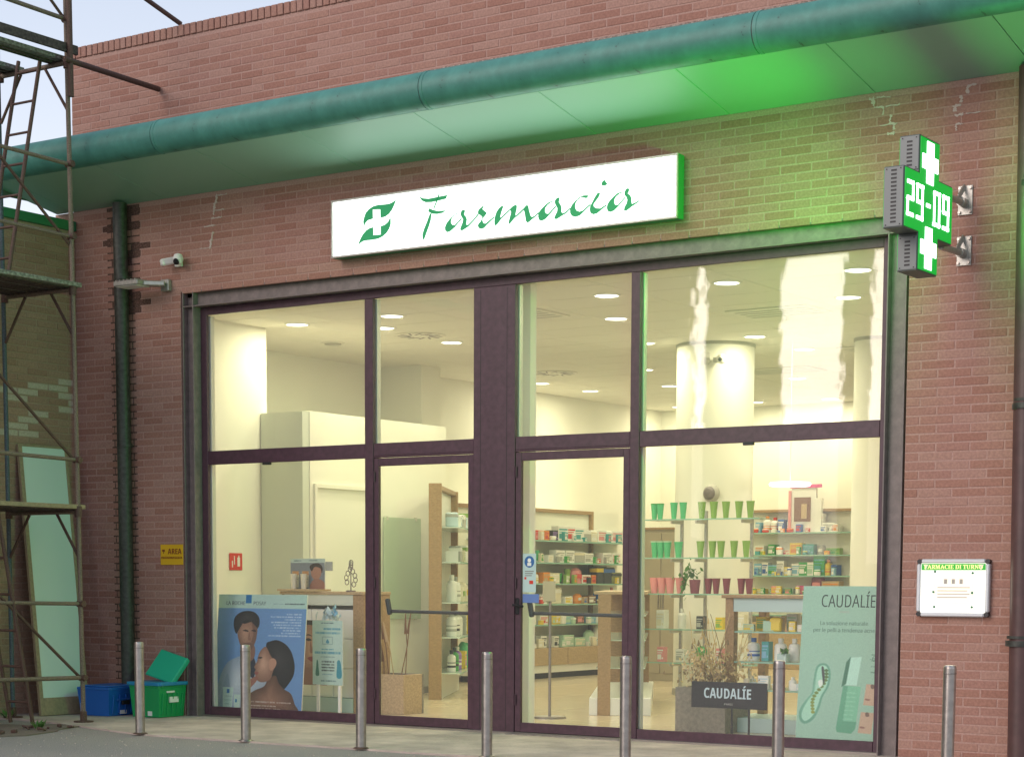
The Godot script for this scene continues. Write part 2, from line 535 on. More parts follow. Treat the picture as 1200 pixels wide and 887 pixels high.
func art_serum() -> Image:
	var im := Image.create(900, 1640, false, Image.FORMAT_RGB8)
	im.fill(Color8(146, 186, 164))
	# flask with a sprig
	tone(im, [180, 860, 230, 810, 300, 820, 340, 900, 330, 1040, 270, 1160, 240, 1280, 180, 1400, 90, 1450, 30, 1400, 30, 1300, 90, 1200, 150, 1120, 160, 1000], Color8(96, 156, 130), Color8(128, 184, 158), 180, 1120)
	blob(im, [200, 870, 240, 830, 290, 840, 318, 910, 305, 1040, 250, 1150, 215, 1270, 165, 1370, 95, 1420, 55, 1380, 60, 1310, 110, 1210, 175, 1120, 185, 1000], Color8(158, 208, 182))
	for k in 14:
		var t := k / 13.0
		var x := lerpf(270, 130, t) + 30 * sin(t * 7.0)
		var y := lerpf(880, 1320, t)
		blob(im, [x, y, x + 24, y - 14, x + 46, y + 4, x + 20, y + 20], Color8(70 + k * 5, 110 + k * 3, 60))
	blob(im, [210, 1000, 250, 980, 262, 1030, 230, 1060], Color8(214, 226, 214))
	blob(im, [240, 860, 262, 850, 280, 960, 270, 1030], Color8(60, 70, 66))
	# bottle
	fill(im, [500, 790, 545, 730, 512, 1010, 462, 1050], Color8(52, 112, 86))
	fill(im, [545, 740, 660, 730, 622, 1030, 508, 1026], Color8(176, 220, 200))
	fill(im, [480, 1034, 668, 1040, 630, 1480, 590, 1530, 440, 1520, 428, 1480], Color8(116, 186, 150))
	fill(im, [480, 1034, 530, 1036, 490, 1520, 440, 1520, 428, 1480], Color8(88, 160, 126))
	fill(im, [436, 1400, 640, 1406, 630, 1480, 590, 1530, 440, 1520], Color8(84, 156, 122))
	for k in 7:
		words_bar(im, 520 - k * 4, 1100 + k * 46, 100, 10, Color8(150, 206, 176))
	# two small portraits
	for k in 2:
		var y := 1010 + k * 290
		fill(im, [722 - k * 40, y, 860 - k * 40, y + 6, 842 - k * 40, y + 224, 700 - k * 40, y + 218], Color8(188, 160, 134))
		blob(im, [770 - k * 40, y + 8, 800 - k * 40, y + 4, 810 - k * 40, y + 40, 776 - k * 40, y + 44], Color8(110, 88, 72))
		blob(im, [720 - k * 40, y + 150, 770 - k * 40, y + 156, 760 - k * 40, y + 170, 722 - k * 40, y + 166], Color8(140, 100, 84))
	for k in 4:
		words_bar(im, 760, 700 + k * 60, 130, 14, Color8(90, 130, 112))
	return im


func art_portrait() -> Image:
	var im := Image.create(400, 900, false, Image.FORMAT_RGB8)
	im.fill(Color8(214, 200, 160))
	tone(im, [0, 20, 200, 0, 330, 90, 360, 400, 330, 620, 240, 700, 0, 720], Color8(140, 98, 78), Color8(206, 160, 130), 170, 380)
	blob(im, [0, 0, 320, 0, 400, 120, 400, 420, 360, 330, 320, 150, 180, 70, 0, 60], Color8(52, 38, 34))
	blob(im, [0, 690, 200, 680, 260, 780, 400, 860, 400, 900, 0, 900], Color8(150, 106, 86))
	for s in [60, 220]:
		blob(im, [s, 270, s + 50, 250, s + 100, 275, s + 50, 290], Color8(48, 36, 32))
		blob(im, [s - 10, 215, s + 50, 195, s + 110, 225, s + 50, 212], Color8(60, 42, 36))
	blob(im, [140, 280, 170, 400, 190, 440, 130, 446], Color8(160, 114, 92))
	blob(im, [90, 530, 160, 505, 240, 530, 165, 575], Color8(150, 66, 62))
	return im


func art_leaflet() -> Image:
	var im := Image.create(400, 800, false, Image.FORMAT_RGB8)
	im.fill(Color8(178, 206, 196))
	var blue := Color8(72, 140, 164)
	words_bar(im, 120, 24, 160, 14, Color8(70, 100, 110))
	words_bar(im, 150, 90, 220, 26, blue)
	words_bar(im, 40, 140, 320, 26, blue)
	for r in [Rect2i(130, 200, 140, 6), Rect2i(130, 290, 140, 6), Rect2i(130, 200, 6, 96), Rect2i(264, 200, 6, 96)]:
		im.fill_rect(r, Color8(120, 150, 150))
	blob(im, [180, 270, 200, 230, 224, 270, 204, 284], blue)
	words_bar(im, 120, 350, 160, 14, blue)
	words_bar(im, 30, 384, 340, 30, blue)
	words_bar(im, 110, 444, 180, 14, Color8(110, 140, 140))
	for k in 4:
		words_bar(im, 120, 500 + k * 36, 170, 20, Color8(60, 72, 74))
	words_bar(im, 120, 660, 150, 14, Color8(110, 150, 160))
	blob(im, [56, 500, 70, 500, 78, 580, 86, 680, 40, 680, 48, 580], Color8(36, 110, 92))
	blob(im, [330, 500, 360, 490, 380, 560, 384, 700, 322, 700, 326, 560], Color8(48, 140, 160))
	words_bar(im, 110, 740, 200, 18, Color8(90, 120, 124))
	return im


func art_skincare() -> Image:
	var im := Image.create(480, 440, false, Image.FORMAT_RGB8)
	im.fill(Color8(126, 132, 136))
	im.fill_rect(Rect2i(0, 0, 480, 60), Color8(182, 200, 190))
	blob(im, [300, 90, 380, 80, 430, 150, 420, 260, 360, 310, 300, 260, 286, 160], Color8(168, 122, 98))
	blob(im, [270, 120, 310, 76, 400, 70, 450, 130, 440, 210, 420, 140, 340, 120, 300, 180], Color8(54, 40, 36))
	blob(im, [280, 440, 300, 330, 380, 290, 470, 340, 480, 440], Color8(158, 112, 90))
	for k in 2:
		var x := 20 + k * 140
		fill(im, [x, 190, x + 100, 190, x + 92, 420, x + 10, 420], Color8(206, 202, 184))
		fill(im, [x + 4, 180, x + 96, 180, x + 96, 236, x + 4, 236], Color8(190, 140, 88))
		words_bar(im, x + 24, 290, 56, 14, Color8(130, 130, 120))
		words_bar(im, x + 24, 330, 56, 10, Color8(130, 130, 120))
	words_bar(im, 40, 20, 120, 18, Color8(70, 90, 96))
	words_bar(im, 260, 20, 120, 14, Color8(90, 110, 110))
	return im


# ---------------------------------------------------------------- the scene
func _ready() -> void:
	rng.seed = 20250929
	var cam := Camera3D.new()
	cam.name = "camera"
	add_child(cam)
	cam.projection = Camera3D.PROJECTION_FRUSTUM
	cam.near = 0.1
	cam.far = 900.0
	cam.size = 0.2 * 443.5 / 2235.0
	cam.frustum_offset = Vector2(0, 0.1 * 452.26 / 2235.0)
	cam.transform = Transform3D(Basis(Vector3(0.828908, 0.004533, -0.559366), Vector3(-0.056707, 0.995497, -0.075965), Vector3(0.556503, 0.094688, 0.825432)), EYE)
	cam.current = true

	var env := Environment.new()
	env.background_mode = Environment.BG_SKY
	env.tonemap_mode = Environment.TONE_MAPPER_LINEAR
	env.tonemap_exposure = 1.52
	env.sdfgi_enabled = true
	env.ssao_enabled = true
	env.ssil_enabled = true
	var sky_mat := ProceduralSkyMaterial.new()
	sky_mat.sky_top_color = lin(0.30, 0.37, 0.50)
	sky_mat.sky_horizon_color = lin(1.08, 1.08, 1.08)
	sky_mat.sky_curve = 0.12
	sky_mat.ground_bottom_color = lin(0.2, 0.18, 0.16)
	sky_mat.ground_horizon_color = lin(0.4, 0.38, 0.36)
	sky_mat.sun_angle_max = 1.0
	var sky := Sky.new()
	sky.sky_material = sky_mat
	env.sky = sky
	var we := WorldEnvironment.new()
	we.name = "environment"
	we.environment = env
	add_child(we)

	var sun := DirectionalLight3D.new()
	sun.name = "evening_sun"
	sun.light_color = Color(1.0, 0.93, 0.88)
	sun.light_energy = 0.5
	sun.light_angular_distance = 45.0
	sun.shadow_enabled = true
	sun.sky_mode = DirectionalLight3D.SKY_MODE_LIGHT_ONLY
	add_child(sun)
	sun.look_at_from_position(Vector3(-5.4, 6.0, 13), Vector3(0, 0, 0))

	make_materials()
	build_ground()
	build_building()
	build_side_wall()
	build_opposite()
	build_shopfront()
	build_room()
	build_outdoor_objects()
	build_sign()
	build_cross()
	build_scaffold()
	build_furniture()
	build_window_display()


# ---------------------------------------------------------------- ground
func build_ground() -> void:
	var b := MB.new()
	b.quad(Vector3(-400, -0.015, 400), Vector3(400, -0.015, 400), Vector3(400, -0.015, -400), Vector3(-400, -0.015, -400), Vector3.UP)
	setting(obj("ground", b, M.asphalt))
	# concrete pavement with a ragged front edge
	var edge := PackedVector2Array([Vector2(-12, 0.4), Vector2(-12, -1.25), Vector2(-6.1, -1.3)])
	var x := -5.9
	while x < 12.0:
		var z := 1.87
		if x < -3.9:
			z = lerpf(1.3, 1.82, clampf((x + 5.6) / 1.7, 0, 1))
		edge.append(Vector2(x, -z - rng.randf_range(-0.012, 0.012)))
		x += rng.randf_range(0.08, 0.22)
	edge.append(Vector2(12, -1.87))
	edge.append(Vector2(12, 0.4))
	var p := MB.new()
	p.prism(edge, -0.2, 0.0, Transform3D(Basis(Vector3.RIGHT, -PI / 2), Vector3.ZERO))
	setting(obj("pavement", p, M.concrete))
	# dug earth beside the pavement, under the scaffold
	var d := PackedVector2Array()
	for k in 26:
		var a := TAU * k / 26.0
		var r := 1.0 + 0.16 * sin(a * 5.0 + 1.0) + rng.randf_range(-0.07, 0.07)
		d.append(Vector2(-5.1 + cos(a) * 0.55 * r, -2.5 + sin(a) * 1.05 * r))
	var e := MB.new()
	e.prism(d, -0.03, -0.004, Transform3D(Basis(Vector3.RIGHT, -PI / 2), Vector3.ZERO))
	setting(obj("earth_patch", e, M.dirt))
	# pale grit lying on the worn asphalt
	var grit := MB.new()
	for k in 900:
		var r := rng.randf_range(0.003, 0.008)
		grit.xbox(Transform3D(Basis.from_euler(Vector3(rng.randf(), rng.randf() * 6.0, rng.randf())), Vector3(rng.randf_range(-6.5, 5.0), -0.013, rng.randf_range(1.9, 6.0))), Vector3(r * 1.6, r, r), 0.0)
	var go := obj("loose_grit", grit, M.concrete)
	tag(go, "scattered pale grit lying on the worn asphalt", "grit")
	go.set_meta("kind", "stuff")


# ---------------------------------------------------------------- brick facade
const PITCH_X := 0.262
const PITCH_Y := 0.067


func brick_mesh(w: float, h := 0.055) -> ArrayMesh:
	var b := MB.new()
	b.xbox(Transform3D(Basis(), Vector3(0, 0, -0.02)), Vector3(w, h, 0.04), 0.0025)
	return b.mesh()


func build_building() -> void:
	var house := thing("shop_building", "long low brown brick building with green rolled eave and brick parapet", "building")
	var wall := MB.new()
	var f := -0.0028
	wall.box(Vector3(-6.68, -0.3, -0.3), Vector3(-4.99, 4.045, f))
	wall.box(Vector3(2.38, -0.3, -0.3), Vector3(9.0, 4.045, f))
	wall.box(Vector3(-6.68, 4.045, -0.3), Vector3(9.0, 4.93, f))
	wall.box(Vector3(-6.42, 4.93, -0.3), Vector3(9.0, 6.395, f))
	var facade := obj("facade_wall", wall, M.mortar, house)
	# mortar blackened by the leaking downpipe
	var soot := MB.new()
	soot.box(Vector3(-5.93, 0.0, -0.1), Vector3(-5.59, 3.9, -0.0018))
	soot.box(Vector3(-5.96, 3.9, -0.1), Vector3(-5.52, 4.92, -0.0018))
	obj("blackened_mortar", soot, M.mortar_dark, facade)

	var spots := []
	var rows := int(6.39 / PITCH_Y)
	for r in rows:
		var y := r * PITCH_Y + 0.006
		var spans := []
		if y + 0.055 < 4.05:
			spans = [[-6.68, -4.992], [2.382, 9.0]]
		elif y + 0.055 < 4.93:
			spans = [[-6.68, 9.0]]
		elif y > 5.1:
			spans = [[-6.42, 9.0]]
		for s in spans:
			var k := int(floor(s[0] / PITCH_X)) - 1
			while k * PITCH_X < s[1]:
				var x0 := maxf(k * PITCH_X + (0.131 if r % 2 else 0.0) + 0.006, s[0])
				var x1 := minf((k + 1) * PITCH_X + (0.131 if r % 2 else 0.0) - 0.006, s[1])
				if x1 - x0 > 0.035:
					spots.append([Vector3((x0 + x1) / 2, y + 0.0275, 0), x1 - x0])
				k += 1
	var shapes := {}
	var order := []
	for i in spots.size():
		var c: Vector3 = spots[i][0]
		if c.x < 3.3 and c.y < 6.3:
			order.append([c.distance_to(EYE), i])
	order.sort_custom(func(a, b): return a[0] < b[0])
	var single := {}
	for k in mini(300, order.size()):
		single[order[k][1]] = true
	var rest := []
	for k in M.brick.size() + 1:
		rest.append(MB.new())
	for i in spots.size():
		var c: Vector3 = spots[i][0]
		var w: float = roundf(spots[i][1] * 1000.0) / 1000.0
		var tone := rng.randi_range(0, M.brick.size() - 1)
		var mtl: Material = M.brick[tone]
		var near := absf(c.x + 5.74)
		var high := c.y > 3.9
		if near < 0.3 and c.y < 4.93 and rng.randf() < (0.6 if high else 0.0) * (1.0 - near / 0.36):
			mtl = M.sooty
			tone = M.brick.size()
		var at := c + Vector3(0, rng.randf_range(-0.0012, 0.0012), rng.randf_range(-0.001, 0.0015))
		if single.has(i):
			if not shapes.has(w):
				shapes[w] = brick_mesh(w)
			var o := put("brick", shapes[w], mtl, facade)
			o.position = at
		else:
			rest[tone].xbox(Transform3D(Basis(), at + Vector3(0, 0, -0.02)), Vector3(w, 0.055, 0.04), 0.0025)
	var am := ArrayMesh.new()
	for k in rest.size():
		if rest[k].v.size() == 0:
			continue
		am.add_surface_from_arrays(Mesh.PRIMITIVE_TRIANGLES, rest[k].arrays())
		am.surface_set_material(am.get_surface_count() - 1, M.brick[k] if k < M.brick.size() else M.sooty)
	put("brickwork", am, null, facade).set_meta("kind", "stuff")

	# bricks on edge along the parapet
	var coping := obj("parapet_coping", slab(Vector3(-6.42, 6.395, -0.29), Vector3(9, 6.49, -0.006)), M.mortar, house)
	var cm := MB.new()
	cm.xbox(Transform3D(Basis(), Vector3(0, 0, -0.12)), Vector3(0.066, 0.102, 0.25), 0.004)
	var cmesh := cm.mesh()
	var cx := -6.385
	var far := MB.new()
	while cx < 8.9:
		if cx < -2.3:
			var o := put("coping_brick", cmesh, M.brick[[0, 2, 4, 3, 2][rng.randi_range(0, 4)]], coping)
			o.position = Vector3(cx, 6.449, rng.randf_range(0.004, 0.01))
		else:
			far.xbox(Transform3D(Basis(), Vector3(cx, 6.449, -0.113)), Vector3(0.066, 0.102, 0.25), 0.004)
		cx += 0.0765
	obj("coping_brickwork", far, M.brick[2], coping).set_meta("kind", "stuff")

	# pale salts weeping out of the joints: stepped cracks
	for s in [[-4.50, 4.89, -1, 8], [2.03, 4.92, 1, 5], [2.86, 4.91, -1, 5]]:
		var at := Vector2(s[0], roundf(s[1] / PITCH_Y) * PITCH_Y)
		var dirn: float = s[2]
		for k in int(s[3]):
			var run := rng.randf_range(0.03, 0.085) * (dirn if rng.randf() < 0.8 else -dirn) * (0.35 if s[0] < -4 else 1.0)
			if rng.randf() < 0.75:
				salt(facade, at, at + Vector2(run, 0), rng.randf_range(0.5, 1.3))
			if rng.randf() < 0.6:
				salt(facade, at + Vector2(run + 0.02, 0), at + Vector2(run + (0.13 if rng.randf() < 0.5 else -0.12), 0), rng.randf_range(0.25, 0.6))
			at.x += run
			if rng.randf() < 0.65:
				salt(facade, at, at - Vector2(rng.randf_range(-0.012, 0.012), PITCH_Y * rng.randf_range(0.6, 1.0)), rng.randf_range(0.5, 1.4))
			at.y -= PITCH_Y

	# overhanging eave: soffit panels rising outwards, rolled front, sloping roof sheet
	var rise := atan2(0.155, 0.88)
	var tilt := Transform3D(Basis(Vector3.RIGHT, -rise), Vector3(0, 4.93, 0))
	var bk := MB.new()
	bk.xbox(tilt * Transform3D(Basis(), Vector3(1.175, 0.026, 0.445)), Vector3(15.65, 0.02, 0.87))
	var backing := obj("eave_backing", bk, M.soffit_gap, house)
	var seam := -0.34 - 1.21 * 6
	while seam < 9.0:
		var a := maxf(seam + 0.003, -6.65)
		var b := minf(seam + 1.207, 9.0)
		if b - a > 0.05:
			var pn := MB.new()
			pn.xbox(tilt * Transform3D(Basis(), Vector3((a + b) / 2, 0.008, 0.447)), Vector3(b - a, 0.014, 0.89), 0.002)
			obj("soffit_panel", pn, M.soffit, backing)
		seam += 1.21
	var rs := [-6.65, -4.35, -1.39, 1.57, 4.53, 7.49, 9.0]
	var ec := MB.new()
	ec.cyl(Vector3(-6.64, 5.235, 0.88), Vector3(8.99, 5.235, 0.88), 0.142, 0.142, 32)
	var eave := obj("eave_core", ec, M.soffit_gap, house)
	for k in rs.size() - 1:
		var b := MB.new()
		b.cyl(Vector3(rs[k] + 0.005, 5.235, 0.88), Vector3(rs[k + 1] - 0.005, 5.235, 0.88), 0.148, 0.148, 48)
		obj("rolled_eave_segment", b, M.teal, eave)
		var j := MB.new()
		j.cyl(Vector3(rs[k + 1] + 0.005, 5.235, 0.88), Vector3(rs[k + 1] + 0.035, 5.235, 0.88), 0.151, 0.151, 48)
		obj("eave_joint_strap", j, M.teal, eave)
	var roof := MB.new()
	roof.face(Vector3(-6.65, 5.36, 0.86), Vector3(9, 5.36, 0.86), Vector3(9, 5.60, 0.001), Vector3(-6.65, 5.60, 0.001), Vector3(0, 0, 0))
	roof.box(Vector3(-6.65, 5.0, 0.0), Vector3(-6.63, 5.3, 0.8))
	obj("eave_roof_sheet", roof, M.roof, house)
	var fl := MB.new()
	var fx := -2.2
	while fx < 9.0:
		var w := rng.randf_range(0.3, 0.9)
		fl.xbox(Transform3D(Basis(Vector3.BACK, rng.randf_range(-0.006, 0.006)), Vector3(fx + w / 2, 5.655 + rng.randf_range(-0.006, 0.006), 0.008)), Vector3(w, 0.055, 0.02), 0.004)
		fx += w - 0.01
	obj("flashing_strip", fl, M.flashing, house)
	# shell behind the facade
	var shell := MB.new()
	shell.box(Vector3(-7.4, 4.3, -13.8), Vector3(3.6, 4.5, -0.3))
	shell.box(Vector3(-7.4, -0.3, -13.8), Vector3(-7.2, 4.3, -0.3))
	shell.box(Vector3(3.4, -0.3, -13.8), Vector3(3.6, 4.3, -0.3))
	shell.box(Vector3(-7.2, -0.3, -13.8), Vector3(3.4, 4.3, -13.6))
	obj("rear_shell", shell, M.roof, house)


func salt(parent: Node3D, a: Vector2, b: Vector2, thick := 1.0) -> void:
	var n := 6
	var d := (b - a)
	var e := Vector2(-d.y, d.x).normalized()
	var top := []
	var low := []
	for k in n + 1:
		var p := a + d * (k / float(n)) + e * rng.randf_range(-0.004, 0.004)
		top.append(p + e * rng.randf_range(0.002, 0.017) * thick)
		low.append(p - e * rng.randf_range(0.002, 0.017) * thick)
	low.reverse()
	var mb := MB.new()
	mb.prism(PackedVector2Array(top + low), -0.004, 0.003 + rng.randf() * 0.0015)
	obj("salt_stain", mb, M.salt, parent)


func slab(lo: Vector3, hi: Vector3, ch := 0.0) -> MB:
	var b := MB.new()
	b.box(lo, hi, ch)
	return b


# ---------------------------------------------------------------- side wall at right angles, capped in green metal
func build_side_wall() -> void:
	var w := thing("side_wall", "brick wall tinted with green light, with green metal cap standing behind the scaffold", "wall")
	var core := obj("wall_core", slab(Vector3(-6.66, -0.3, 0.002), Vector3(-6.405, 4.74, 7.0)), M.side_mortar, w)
	var single_mesh := {}
	var rest := []
	for k in M.side_brick.size():
		rest.append(MB.new())
	var turn := Basis(Vector3.UP, PI / 2)
	for r in 70:
		var y := r * PITCH_Y + 0.012
		var z := 0.004 + (0.131 if r % 2 else 0.0) - 0.262
		while z < 6.99:
			var a := maxf(z, 0.004)
			var b := minf(z + 0.25, 6.99)
			if b - a > 0.03:
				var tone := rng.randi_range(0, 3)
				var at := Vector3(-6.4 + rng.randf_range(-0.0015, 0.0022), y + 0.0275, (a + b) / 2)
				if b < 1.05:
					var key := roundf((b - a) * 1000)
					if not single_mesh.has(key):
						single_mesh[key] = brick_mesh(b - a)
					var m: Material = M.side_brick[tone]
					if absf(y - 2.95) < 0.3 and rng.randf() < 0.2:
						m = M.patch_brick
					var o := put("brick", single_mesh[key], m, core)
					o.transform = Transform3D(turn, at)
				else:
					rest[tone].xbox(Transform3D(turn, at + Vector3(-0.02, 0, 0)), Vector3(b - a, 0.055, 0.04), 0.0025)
			z += 0.262
	var am := ArrayMesh.new()
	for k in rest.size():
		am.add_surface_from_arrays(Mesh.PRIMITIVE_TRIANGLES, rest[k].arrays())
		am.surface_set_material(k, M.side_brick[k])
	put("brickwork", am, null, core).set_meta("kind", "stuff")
	var cap := MB.new()
	cap.box(Vector3(-6.70, 4.742, 0.003), Vector3(-6.375, 4.835, 7.0), 0.006)
	obj("metal_cap", cap, M.cap_green, w)


# ---------------------------------------------------------------- across the square: the two narrow blocks are added, thinned to leave mirrored sky gaps
func build_opposite() -> void:
	var defs := [
		["apartment_block", "long dark brick apartment block across the square", -50.0, -17.64, 13.0, 8.0],
		["added_narrow_block", "narrow unseen brick block added to split the mirrored sky", -12.98, -11.54, 14.0, 1.0],
		["added_slim_block", "slim unseen brick upright added to split the mirrored sky", -9.63, -9.23, 12.0, 0.7]]
	for d in defs:
		var t := thing(d[0], d[1], "building", Vector3((d[2] + d[3]) / 2, 0, 25.0 + d[5] / 2))
		var w: float = d[3] - d[2]
		obj("wall", slab(Vector3(-w / 2, -0.3, -d[5] / 2), Vector3(w / 2, d[4], d[5] / 2)), M.far_brick, t)
		obj("roof_edge", slab(Vector3(-w / 2 - 0.1, d[4], -d[5] / 2 - 0.1), Vector3(w / 2 + 0.1, d[4] + 0.25, d[5] / 2 + 0.1)), M.roof, t)
		if w > 10:
			for fl in 4:
				for k in 11:
					boxpart("window", Vector3(-w / 2 + 1.2 + k * 2.9, 1.2 + fl * 3.0, -d[5] / 2 - 0.04), Vector3(-w / 2 + 2.4 + k * 2.9, 2.7 + fl * 3.0, -d[5] / 2 + 0.02), M.far_glass, t)
		elif w > 1.2:
			for fl in 4:
				boxpart("window", Vector3(-0.3, 1.5 + fl * 3.0, -d[5] / 2 - 0.04), Vector3(0.3, 2.7 + fl * 3.0, -d[5] / 2 + 0.02), M.far_glass, t)
		else:
			boxpart("added_block_top", Vector3(-0.15, d[4] + 0.25, -0.2), Vector3(0.15, d[4] + 0.8, 0.2), M.far_brick, t)


# ---------------------------------------------------------------- shopfront
func hbeam_v(x0: float, x1: float, y0: float, y1: float) -> MB:
	var b := MB.new()
	b.box(Vector3(x0, y0, -0.14), Vector3(x0 + 0.011, y1, 0.0), 0.002)
	b.box(Vector3(x1 - 0.011, y0, -0.14), Vector3(x1, y1, 0.0), 0.002)
	b.box(Vector3(x0 + 0.011, y0, -0.075), Vector3(x1 - 0.011, y1, -0.066))
	return b


func build_shopfront() -> void:
	var s := thing("shopfront", "purple framed shop window wall with two glass doors in a grey steel surround", "shopfront")
	obj("steel_column", hbeam_v(-4.967, -4.828, 0.0, 4.043), M.steel, s)
	obj("steel_column", hbeam_v(2.206, 2.362, 0.0, 4.043), M.steel, s)
	var l := MB.new()
	l.box(Vector3(-4.955, 4.030, -0.14), Vector3(2.350, 4.043, -0.002), 0.002)
	l.box(Vector3(-4.955, 3.896, -0.14), Vector3(2.350, 3.908, -0.002), 0.002)
	l.box(Vector3(-4.955, 3.908, -0.075), Vector3(2.350, 4.030, -0.066))
	obj("steel_lintel", l, M.steel, s)
	# purple frame members
	var zf := -0.10
	var zb := -0.135
	var member := func(called: String, x0: float, y0: float, x1: float, y1: float, dz := 0.0) -> void:
		boxpart(called, Vector3(x0, y0, zb), Vector3(x1, y1, zf + dz), M.purple, s, 0.003)
	member.call("frame_stile", -4.827, 0.0, -4.752, 3.895)
	member.call("frame_stile", 2.132, 0.0, 2.205, 3.895)
	member.call("mullion", -2.832, 0.0, -2.736, 3.82, 0.004)
	member.call("mullion", -0.060, 0.0, 0.027, 3.82, 0.004)
	member.call("centre_panel", -1.632, 0.0, -1.197, 3.82, 0.006)
	member.call("top_rail", -4.752, 3.822, 2.132, 3.895)
	for x in [[-4.750, -2.834], [-2.734, -1.634], [-1.195, -0.062], [0.029, 2.130]]:
		member.call("transom", x[0], 2.412, x[1], 2.541)
	for x in [[-4.750, -2.834], [0.029, 2.130]]:
		member.call("bottom_rail", x[0], 0.0, x[1], 0.096)
	# cover strips on the centre panel
	for x in [-1.56, -1.285]:
		boxpart("panel_seam", Vector3(x, 0.02, -0.1), Vector3(x + 0.004, 3.8, -0.0925), M.dark, s)
	boxpart("ledge_trim", Vector3(-2.73, 2.43, -0.1), Vector3(-1.64, 2.438, -0.094), M.purple, s, 0.002)
	boxpart("ledge_trim", Vector3(-1.19, 2.43, -0.1), Vector3(-0.07, 2.438, -0.094), M.purple, s, 0.002)
	for x in [-4.05, 0.98]:
		boxpart("closer_block", Vector3(x, 2.39, -0.12), Vector3(x + 0.09, 2.415, -0.085), M.dark, s, 0.003)
	# pale inner profiles seen through the glass
	var inner := func(x0: float, y0: float, x1: float, y1: float) -> void:
		boxpart("inner_profile", Vector3(x0, y0, -0.20), Vector3(x1, y1, -0.148), M.alu, s, 0.002)
	for r in [[-4.79, -4.742, 0.0, 3.82], [-2.80, -2.728, 0.0, 3.82], [-1.60, -1.19, 0.0, 3.82], [-0.05, 0.034, 0.0, 3.82], [2.14, 2.2, 0.0, 3.82]]:
		inner.call(r[0], r[2], r[1], r[3])
	inner.call(-4.742, 3.83, 2.14, 3.9)
	inner.call(-4.742, 2.43, 2.14, 2.53)
	# panes
	var pane := func(x0: float, y0: float, x1: float, y1: float, parent: Node3D) -> void:
		boxpart("pane", Vector3(x0, y0, -0.146), Vector3(x1, y1, -0.126), M.glass if y0 > 2.0 else M.shop_glass, parent)
	for x in [[-4.756, -2.828], [-2.740, -1.628], [-1.201, -0.056], [0.023, 2.136]]:
		pane.call(x[0], 2.537, x[1], 3.826, s)
		boxpart("inner_pane", Vector3(x[0], 2.537, -0.176), Vector3(x[1], 3.826, -0.17), M.glass, s)
	pane.call(-4.756, 0.092, -2.828, 2.416, s)
	pane.call(0.023, 0.092, 2.136, 2.416, s)
	# doors
	for d in [[-2.733, -1.634, -2.680, -1.694], [-1.194, -0.062, -1.135, -0.124]]:
		var door := Node3D.new()
		door.name = "door"
		s.add_child(door, true)
		var leaf := MB.new()
		leaf.box(Vector3(d[0], 0.018, -0.137), Vector3(d[2], 2.408, -0.103), 0.003)
		leaf.box(Vector3(d[3], 0.018, -0.137), Vector3(d[1], 2.408, -0.103), 0.003)
		leaf.box(Vector3(d[2], 2.338, -0.137), Vector3(d[3], 2.408, -0.104), 0.003)
		leaf.box(Vector3(d[2], 0.018, -0.137), Vector3(d[3], 0.099, -0.104), 0.003)
		obj("door_frame", leaf, M.purple, door)
		pane.call(d[2] - 0.004, 0.095, d[3] + 0.004, 2.342, door)
		var bar := MB.new()
		bar.cyl(Vector3(d[2] + 0.05, 1.04, -0.21), Vector3(d[3] - 0.02, 1.03, -0.21), 0.016, 0.016, 12)
		obj("push_bar", bar, M.dark, door)
		var arm := MB.new()
		arm.xbox(Transform3D(Basis(Vector3.BACK, 0.2), Vector3(d[2] + 0.045, 1.08, -0.19)), Vector3(0.04, 0.15, 0.05), 0.012)
		obj("bar_arm", arm, M.black, door)
		for hy in [0.25, 1.25, 2.2]:
			var h := MB.new()
			h.cyl(Vector3(d[0] + 0.012, hy, -0.094), Vector3(d[0] + 0.012, hy + 0.09, -0.094), 0.008, 0.008, 8)
			obj("hinge", h, M.purple, door)
		if d[0] > -1.5:
			var hd := MB.new()
			hd.box(Vector3(-1.19, 1.03, -0.103), Vector3(-1.15, 1.17, -0.092), 0.006)
			hd.xbox(Transform3D(Basis(Vector3.BACK, -0.12), Vector3(-1.135, 1.105, -0.055)), Vector3(0.12, 0.02, 0.018), 0.006)
			hd.cyl(Vector3(-1.17, 1.11, -0.1), Vector3(-1.17, 1.11, -0.05), 0.011, 0.011, 10)
			obj("door_handle", hd, M.black, door)
	boxpart("threshold", Vector3(-4.82, -0.01, -0.3), Vector3(2.2, 0.016, -0.06), M.inox_dark, s, 0.003)
	boxpart("threshold_plate", Vector3(-1.2, -0.01, -0.062), Vector3(-0.06, 0.012, 0.03), M.inox, s, 0.003)

	# paper notice stuck on the door glass
	var st := thing("door_notice", "white notice with a round blue symbol stuck on the door glass", "notice", Vector3(-1.062, 1.13, -0.1245))
	boxpart("sheet", Vector3(-0.068, 0.09, -0.0005), Vector3(0.068, 0.42, 0.0005), M.pale_blue, st)
	boxpart("strip", Vector3(-0.068, 0.0, -0.0005), Vector3(0.10, 0.075, 0.0005), mat(lin(0.12, 0.2, 0.45), 0.6), st)
	var ring := MB.new()
	ring.cyl(Vector3(0, 0.35, 0.0006), Vector3(0, 0.35, 0.0016), 0.05, 0.05, 24)
	obj("blue_symbol", ring, mat(lin(0.03, 0.13, 0.33), 0.6), st)
	var hd2 := MB.new()
	hd2.cyl(Vector3(0, 0.362, 0.0016), Vector3(0, 0.362, 0.0024), 0.018, 0.018, 16)
	hd2.box(Vector3(-0.02, 0.315, 0.0016), Vector3(0.02, 0.342, 0.0024))
	obj("mask_figure", hd2, M.paper, st)
